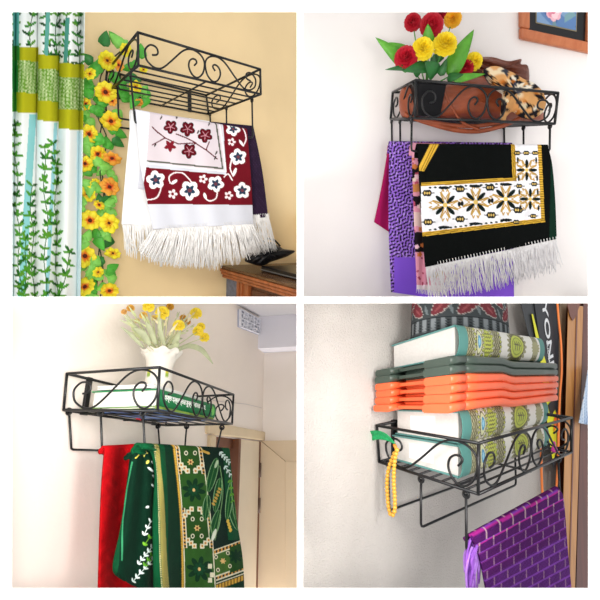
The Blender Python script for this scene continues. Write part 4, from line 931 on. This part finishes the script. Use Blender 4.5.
drape(C3, 'folded_end', [(131, 456), (127, 490), (121, 530), (113.5, 566), (119, 576)], [(158, 450), (159, 500), (158, 545), (157, 592), (157, 600)], .158, 150, 280, green_fold, M_VELVET, GR, lambda U, V: .012 * (4 * U * (1 - U)) + .004 * np.sin(U * 11), back=.006, roll=.004, thick=.005)
drape(C3, 'cloth', [(140, 447.5), (150, 452), (155, 475), (153, 520), (154, 605)], [(229, 451), (231, 475), (236, 520), (242, 560), (244, 605)], .178, 320, 330, green_rug, M_VELVET, GR, lambda U, V: .008 * np.exp(-((U - .1) / .07) ** 2) + .004 * np.sin(U * 13) * V + .004 * np.exp(-((U - .93) / .06) ** 2), back=.01, roll=.006, thick=.005)
# ================================================================== lower right room
M_TC = mat('teal_book_cover', '#5c928e', .45, var=.12, vscale=60); M_TD = mat('dark_teal_cover', '#4f7f78', .45, var=.15, vscale=60)
def ornate_spine(U, V):
    X, Y = U * 36, V * 6; p = Paint(X, Y, '#d7d6ce'); OL, OD, LM = '#8f9a4a', '#5d5a3c', '#b6bf4e'
    p.put(X < 3, '#4f857e'); p.put(X > 33.6, '#4f857e')
    g = np.sin(X * 7) * np.sin(Y * 6.5)
    p.put((X > 3) & (X < 15.5) & (g > .1), '#b4b193')
    for xc, w_ in ((4.1, 1.1), (13.8, 1.2), (31.2, 1.2)):
        p.put(np.abs(X - xc) < w_, '#a3a180'); p.put((np.abs(X - xc) < w_) & (np.sin(X * 8) * np.sin(Y * 5.2) > -.1), OD)
    for y in np.arange(.5, 6, 1.0):
        for xc in (5.7, 8.6, 12.1, 15.3): p.spiky(xc, y, .62, 6, .5, 0, OD); p.ell(xc, y, .28, .24, 0, LM)
    p.ell(7.1, 3, 1.1, 2.5, 0, OD); p.ell(7.1, 3, .9, 2.2, 0, '#c7c9a0'); p.ell(7.1, 3.1, .6, 1.3, 0, '#3f86ad'); p.ell(7.1, 3.1, .3, .8, 0, '#8fc0d4')
    p.ell(10.4, 3, 1.7, 2.9, 0, OL); p.ell(10.4, 3, 1.4, 2.6, 0, LM)
    for y in np.arange(1.1, 5.4, .75): p.put((np.abs(X - 10.4) < 1.1) & (np.abs(Y - y - .12 * np.sin(X * 9)) < .15), OD)
    p.star(22.5, 3, 4.4, 22, .22, 0, '#8c8a66'); p.star(22.5, 3, 3.5, 22, .2, .1, OD); p.ell(22.5, 3, 2.9, 2.5, 0, LM); p.ell(22.5, 3, 2.3, 2., 0, '#7f8a34'); p.ell(22.5, 3, 2., 1.75, 0, '#a9b548')
    for dx in (-.9, 0, .9): p.line([(22.5 + dx, 2.1), (22.5 + dx + .3, 3.2), (22.5 + dx - .2, 3.9)], .3, OD)
    p.line([(21, 3.4), (24, 3.2)], .28, OD)
    p.star(31.3, 3, 2., 14, .3, 0, '#9a9872')
    return p.c
zs = ((.004, .064), (.07, .13))
B1 = book(C4P, 'book', 'thick teal spined ornate book lying at the bottom of the loaded shelf', .034, .405, .012, .176, .004, .066, M_TC, spine_paint=ornate_spine, sg=(260, 60), ct_=.0035)
B2 = book(C4P, 'book', 'thick teal spined ornate book directly under the folded orange stands', .04, .41, .016, .174, .0675, .1295, M_TC, spine_paint=ornate_spine, sg=(260, 60), ct_=.0035)
B3 = book(C4P, 'book', 'thick teal spined ornate book on top of the pile above the dark green stands', .038, .405, .01, .172, .2345, .297, M_TC, spine_paint=ornate_spine, sg=(260, 60), ct_=.0035)
for b_, z_, x_ in ((B1, .03, .038), (B2, .094, .044)):
    mb = MB(); mb.lbox(C4P, x_ - .0004, x_ + .0012, 0.055, .115, z_ - .012, z_ + .022); mb.build('white_sticker', mat('white_paper', '#f2f3f6', .7), b_, C4)

# folded book stands: boards with a stepped hinge and two legs at one end
M_OR = mat('orange_plastic', '#f2683c', .35, var=.04, vscale=30); M_DG = mat('dark_green_plastic', '#3f4d44', .35, var=.06, vscale=30)
def board(parent, m, z, th, dx, do, seed):
    r = random.Random(seed); x0, x1 = -.016 + dx, .44 + dx; xh = .2 + dx; step = -.007
    def zz(x): return step * (0 if x < xh - .03 else 1 if x > xh + .03 else .5 - .5 * math.cos(pi * (x - xh + .03) / .06))
    xs_ = [x0, x0 + .02, .038 + dx, .08 + dx, .13 + dx, *np.linspace(xh - .03, xh + .03, 7), .28 + dx, .36 + dx, x1]
    def strip(oa, ob, xl, nm):
        mb = MB(); G_ = []
        ins = min(.004, th * .3)
        for x in xl:
            zc = z + zz(x); e_ = ins
            G_.append([tuple(C4P.v(x, o, h)) for o, h in ((oa + e_, zc), (ob - e_, zc), (ob, zc + e_), (ob, zc + th - e_), (ob - e_, zc + th), (oa + e_, zc + th), (oa, zc + th - e_), (oa, zc + e_))])
        mb.grid(np.array(G_), wrap=True); n_ = len(xl)
        st = len(mb.v) - n_ * 8; mb.f.append(tuple(st + i for i in range(7, -1, -1))); mb.m.append(0); mb.sm.append(False)
        mb.f.append(tuple(st + (n_ - 1) * 8 + i for i in range(8))); mb.m.append(0); mb.sm.append(False)
        return mb.build(nm, m, parent, C4)
    xb = [x for x in xs_ if x >= .037 + dx]
    mid = [x for x in xs_ if x <= .039 + dx]
    strip(.008 + do, .192 + do, xb, 'board')
    strip(.132 + do, .1918 + do, mid, 'leg'); strip(.008 + do, .05 + do, [x + .0 for x in mid], 'leg')
    mb = MB(); mb.lbox(C4P, 0.01 + dx, .036 + dx, .052 + do, .13 + do, z + th * .25, z + th * .7); mb.build('hinge_web', m, parent, C4)
ST = {}
for nm, lab, zb, m, dd in (('book_stand', 'folded orange plastic book stand at the bottom of the stack of stands', .1325, M_OR, (-.006, .004)), ('book_stand', 'folded orange plastic book stand just below the dark green ones', .1667, M_OR, (.004, .0)), ('book_stand', 'folded dark green plastic book stand between the orange ones and the top book', .2008, M_DG, (-.002, .004))):
    R_ = thing(nm, lab, 'book stand', C4.v(.14, .13, zb), 'folded book stands piled on the books')
    th = .0163
    for k in range(2): board(R_, m, zb + k * (th + .0006), th, dd[k], dd[1 - k] * .5, k)

# patterned round cap behind the top book
def cap_paint(U, V):
    X, Y = U * 60, V * 12; p = Paint(X, Y, '#3f4446'); r = random.Random(6)
    sc = (np.sin(X * 3.2 + (np.floor(Y * 1.6) % 2) * pi) * np.sin(Y * 5)); p.put((Y < 3.4) & (sc > .1), '#7b8184'); p.put((Y < 3.4) & (sc < -.6), '#24282a')
    p.put((Y > 3.3) & (Y < 3.6), '#202426')
    for j, y in enumerate((5.6, 8.6, 11.6)):
        for i in range(13):
            x = i * 5. + j * 2.4; a = 2.3 if (i + j) % 3 else .8
            for L, w_, c_ in ((4.6, 3.1, '#a8a39d'), (4.2, 2.7, '#71343a'), (2.2, .7, '#8f4a4e')):
                n_ = 8; dx, dy = math.cos(a) * .7, math.sin(a) * .62
                ca, sa = math.cos(a), math.sin(a); hx, hy = x - ca * L * .45, y - sa * L * .45
                p.leaf(hx, hy, x + ca * L * .5, y + sa * L * .5, w_ * .72, c_)
                if c_ != '#8f4a4e':
                    for k_ in (.25, .5, .75):
                        for sd in (-.75, .75): bx, by = hx + ca * L * k_, hy + sa * L * k_; p.leaf(bx - .3 * math.cos(a + sd), by - .3 * math.sin(a + sd), bx + w_ * .62 * math.cos(a + sd), by + w_ * .62 * math.sin(a + sd), w_ * .42, c_)
            p.leaf(x + 2.2, y - 1.4, x + 3, y + 1, .6, '#6d7678')
    return p.c
U_, V_ = np.meshgrid(np.linspace(0, 1, 240), np.linspace(0, 1, 60)); cpz = .262
c_c = np.array([.21, .08]); rx, ro = .172, .07
G_ = np.array([[tuple(C4P.v(c_c[0] + rx * (1 - .05 * v) * math.cos(2 * pi * u), c_c[1] + ro * (1 - .05 * v) * math.sin(2 * pi * u), .2976 + .12 * v)) for u in np.linspace(0, 1, 240)] for v in np.linspace(0, 1, 60)])
HT_ = thing('cap', 'grey cap woven with maroon leaves standing on the top book', 'cap', C4.v(.185, .105, .2936))
mb = MB(); mb.grid(G_, cols=cap_paint(U_, V_)); mb.build('side', M_CLOTH, HT_, C4, solid=.002)
mb = MB(); th_ = np.linspace(0, 2 * pi, 40, endpoint=False); mb.tube([C4P.v(c_c[0] + rx * math.cos(a), c_c[1] + ro * math.sin(a), .3) for a in th_], .0025, 6, True); mb.build('brim', mat('dark_grey_binding', '#2f3336', .8), HT_, C4)

# racket bag hanging on the wall past the shelf, with its lettering
RB = thing('racket_bag', 'black and yellow racket bag with white lettering standing behind the orange cord', 'racket bag', C4.wv(545, 400, o=.02))
M_BB = mat('black_bag_fabric', '#20242c', .55, var=.1, vscale=60); M_BD = mat('charcoal_bag_side', '#34373b', .6, var=.15, vscale=80); M_BY = mat('yellow_bag_panel', '#d9d81e', .5)
def plate(poly, o0, o1, m, nm, par=RB, bev=.003):
    mb = MB(); mb.prism([C4.wv(x, y, o=o1) for x, y in poly], [C4.wv(x, y, o=o0) for x, y in poly]); return mb.build(nm, m, par, C4, bevel=bev, fixn=True)
plate([(533, 295), (559, 295), (558.8, 360), (557, 450), (554, 470), (548, 440), (545, 400), (541, 350)], .004, .05, M_BB, 'body')
plate([(518.5, 295), (533.5, 295), (541, 352), (545, 400), (548, 440), (542, 418), (536, 365)], .004, .046, M_BD, 'side_panel')
plate([(531.5, 314), (533, 314), (541, 345), (546, 362), (551, 395), (556.5, 415), (556.5, 450), (553, 462), (549, 440), (545.5, 405), (540.5, 362)], .044, .052, M_BY, 'yellow_panel', bev=.001)
plate([(548, 405), (553, 399), (556, 408), (551, 417)], .051, .054, mat('black_patch', '#16181c', .5), 'black_patch', bev=.0005)
plate([(554, 420), (556.8, 412), (556.8, 425), (554, 432)], .051, .054, mat('orange_patch', '#e8702a', .5), 'orange_patch', bev=.0005)
def lettering(body, p0, p1, px_h, o, m, nm):
    a, b = C4.wv(*p0, o=o), C4.wv(*p1, o=o); d = b - a; L = d.length; d.normalize()
    return text_mesh(nm, body, RB, m, a, d, C4.en.cross(d), C4.en, L, px_h * a.y / F)
M_LT = mat('white_print', '#d9dcdf', .5)
lettering('YONEX', (541.5, 301.5), (552.8, 394), 11.5, .0515, M_LT, 'large_lettering')
lettering('DUORA', (546.3, 341), (548.8, 363.5), 3.2, .0515, M_LT, 'small_lettering')
q = cr([(556.8, 296), (558.5, 318), (561, 345), (561.5, 372), (559.8, 395), (558.6, 430), (557.6, 470), (553, 520), (546, 520), (542.6, 495), (541.2, 462), (541.5, 445), (543, 425)], 6)
mb = MB(); mb.tube([C4.wv(x, y, o=.062 if y < 460 or x < 550 else .05) for x, y in q], .0034, 6)
props(mb.build('cord', mat('orange_cord', '#f0823c', .5), None, C4), 'orange cord hanging in front of the black racket bag', 'cord')

# wardrobe at the right edge
WD_ = thing('wardrobe', 'brown wooden wardrobe edge at the right beside the racket bag', 'wardrobe', C4.wv(575, 580, o=.05))
M_WP = wood('honey_brown_plank', '#a8713a', '#c58a4c', 4, .4); M_WR = wood('red_brown_panel', '#5d2c1c', '#7a3e28', 4, .4); M_WG = mat('grey_beige_strip', '#a8957c', .7)
def post(xa, xb, ya, yb, o0, o1, m, nm, bev=.004): return plate([(xa[0], ya), (xb[0], ya), (xb[1], yb), (xa[1], yb)], o0, o1, m, nm, WD_, bev)
post((559.5, 558), (600, 606), 296, 610, .003, .03, M_WR, 'back_panel')
post((559.5, 557.5), (567, 561), 296, 430, .03, .036, M_WG, 'filler_strip')
post((568, 560.5), (583.3, 574.5), 306, 610, .03, .07, M_WP, 'upright_plank')
post((576.5, 568), (578, 569.2), 306, 610, .0695, .0715, M_WR, 'groove', .0005)
plate([(566, 296), (584, 296), (580, 305), (575, 318), (572.5, 321), (570, 316), (567.5, 306)], .069, .074, M_WR, 'carved_top', WD_, .002)
post((583.6, 575.5), (602, 608), 296, 610, .03, .05, wood('dark_red_brown_wood', '#4d221a', '#68332a', 4, .45), 'door', .002)
def pale_blue(X, Y):
    p = Paint(X, Y, '#b9cbe0'); p.put(np.sin(X * 1.7 + Y * .1) > .5, '#d6e0ec'); p.put(np.sin(X * 2.9 - Y * .08) > .85, '#8ba6c6'); return p.c
drape(C4, 'shirt', [(588, 370), (584, 395), (580, 418), (579, 423)], [(606, 366), (606, 395), (604, 428)], .1, 40, 60, pale_blue, M_CLOTH, ripple=lambda U, V: .008 * np.sin(U * 14 + V * 2) * V, label='pale blue cloth hanging at the right edge in front of the wardrobe', cat='cloth', thick=.003)

# purple woven rug on the front rail
def brick(X, Y):
    # woven rows run with the rail; recover weave coordinates from the rug's own corners
    top = 538 - (X - 470) * .5333; v = (Y - top) / 105.; u = (X - 470 + 0 * v) / 95. - v * .02
    R_ = v * 10.5 + .1; row = np.floor(R_); fr = R_ - row
    C_ = u * 6.2 * (1 + .25 * u) + (row % 2) * .5; fc = C_ - np.floor(C_)
    p = Paint(X, Y, '#4a1458'); n_ = np.sin(X * 3.1 + Y * 1.7) * np.sin(X * 1.3 - Y * 2.9); p.put(n_ > .45, '#57186a'); p.put(n_ < -.6, '#380a44')
    hl = fr < .2; p.put(hl, '#6d2676'); p.put(hl & (v < .12), '#a8288a'); p.put(hl & (fr < .06), '#7e3fae'); p.put(hl & (v > .4), '#74389a'); p.put((v < -.02), '#5f1a66')
    vl = (fc < .1); p.put(vl & ~hl, '#7d5582'); p.put(vl & (fr > .7), '#8a5f8f'); p.put(vl & (v < .12), '#b595a0')
    p.put((v > .45) & ~hl & ~vl & (n_ > .1), '#5f2a80'); p.put(vl & (n_ < -.2) & ~hl, '#8d6c80')
    return p.c
PR = thing('woven_rug', 'purple woven rug with a brick pattern over the front rail of the loaded shelf', 'rug', C4.wv(520, 560, o=.21))
drape(C4, 'cloth', [(472, 540), (479, 556), (487, 596), (488, 612)], [(559, 490.5), (563, 500), (567, 550), (573, 612)], .214, 240, 240, brick, M_VELVET, PR, lambda U, V: .003 * np.sin(U * 10) * V, back=.006, roll=.006, thick=.004)
M_TS = [mat('violet_tassel', '#8a4fb8', .85, var=.2, vscale=80), mat('lilac_tassel', '#a774d0', .85, var=.2, vscale=80)]
for i in range(26):
    x0, y0 = random.uniform(467, 482), random.uniform(539, 552); o0 = random.uniform(.19, .22)
    x1 = x0 + random.uniform(-4, 2) - 1; y1 = random.uniform(572, 600); mb = MB()
    q_ = cr([(x0 + 3, y0 - 2), (x0, y0 + 6), ((x0 + x1) / 2 + random.uniform(-3, 3), (y0 + y1) / 2), (x1, y1)], 4)
    mb.tube([C4.wv(x, y, o=o0) for x, y in q_], lambda t: .0028 * (1 - .3 * t), 6); mb.build('tassel', M_TS[i % 2], PR, C4)

# prayer beads with green tassel hanging on the left end of the shelf
PB = thing('prayer_beads', 'yellow prayer beads with green tassel hung on the left end of the loaded shelf', 'prayer beads', C4.wv(392, 480, x=-.012))
M_BE = mat('amber_bead', '#d9a238', .3, var=.1, vscale=100)
lp = along(cr([(397, 450), (394.5, 462), (393.8, 480), (394.8, 500), (394.5, 511), (391.5, 515.5), (388.8, 508), (387.3, 492), (387.3, 478), (389.5, 466), (393.5, 456), (396, 450)], 8), 36)
proto = None
for i, (x, y) in enumerate(lp[:-1]):
    c_ = C4.wv(x, y, x=-.014 - (.004 if i < 17 else 0))
    if proto is None:
        mb = MB(); mb.sphere(c_, .0047, 10); proto = mb.build('bead', M_BE, PB, C4); p_c = c_
    else:
        b_ = proto.copy(); COL.objects.link(b_); b_.parent = PB; b_.location = c_ - p_c
mb = MB(); mb.tube([C4.wv(x, y, x=-.015) for x, y in lp], .0008, 5, True); mb.build('string', mat('green_thread', '#2c8a4a', .8), PB, C4)
mb = MB(); a, b = C4.wv(394, 444, x=-.016), C4.wv(397.5, 451, x=-.016); mb.tube([a, a * .6 + b * .4, b], lambda t: .0035 - .001 * abs(t - .5), 8); mb.build('tassel_cap', mat('orange_bead', '#d98a2c', .35), PB, C4)
M_GT = mat('green_tassel', '#1c9a5a', .8, var=.25, vscale=200)
mb = MB()
for i in range(90):
    d_ = random.uniform(-1, 1); q_ = cr([(394.5 + random.uniform(-.8, .8), 443.5), (387, 437.5 + d_ * 3), (378, 435 + d_ * 4.2), (369.5 + random.uniform(-1, 4), 436 + d_ * 4.6)], 3)
    mb.tube([C4.wv(x, y, x=-.016 + d_ * .003 * (i % 3)) for x, y in q_], .0009, 4)
mb.build('green_tassel', M_GT, PB, C4)
mb = MB(); mb.lathe(C4.wv(554.5, 452, o=.225), C4.ez, [(0, 0), (.0075, .001), (.006, .008), (.003, .014), (.0028, .022), (0, .024)], 12)
props(mb.build('tassel_charm', mat('pink_thread', '#c83f9a', .7), None, C4), 'small pink tassel on the front wire at the right of the loaded shelf', 'tassel')
# ------------------------------------------------------------------ camera, light, view
cam = bpy.data.cameras.new('camera'); cam.sensor_width = 36; cam.lens = 36 * F / 600; cam.clip_start = .05
co = bpy.data.objects.new('camera', cam); COL.objects.link(co); co.location = (0, 0, CAMH); co.rotation_euler = (pi / 2, 0, 0)
SC.camera = co
w = bpy.data.worlds.new('world'); SC.world = w; w.use_nodes = True
w.node_tree.nodes['Background'].inputs[0].default_value = (1, 1, 1, 1); w.node_tree.nodes['Background'].inputs[1].default_value = .88
def fill_light(name, loc, target, power, size, color=(1, 1, 1)):
    l = bpy.data.lights.new(name, 'AREA'); l.energy = power; l.size = size; l.color = color; l.shape = 'DISK'
    o = bpy.data.objects.new(name, l); COL.objects.link(o); o.location = loc
    o.rotation_euler = (Vector(target) - Vector(loc)).to_track_quat('-Z', 'Y').to_euler(); return o
fill_light('fill_upper_left', (-.3, .12, 1.75), (-.6, 1.5, 1.6), 9, .3, (1, .97, .92))  # unseen fill lights added in front of the four bays
fill_light('fill_upper_right', (.62, .1, 1.75), (.5, 1.4, 1.8), 7, .3, (1, .98, .96))
fill_light('fill_lower_left', (-.06, .04, 1.47), (-.6, 1.3, 1.5), 6, .2, (1, .96, .92))
fill_light('fill_lower_right', (.45, .04, 1.44), (.5, 1.1, 1.35), 5, .3, (1, .97, .95))
fill_light('fill_far_wall', (-.12, 1.7, -.1), (-.2, 2.9, 1.5), 18, .2, (1, .96, .93))  # unseen fill added below the view to brighten the far wall
vs = SC.view_settings; vs.view_transform = 'Standard'; vs.look = 'None'; vs.gamma = 1; vs.exposure = 0.; vs.use_curve_mapping = False
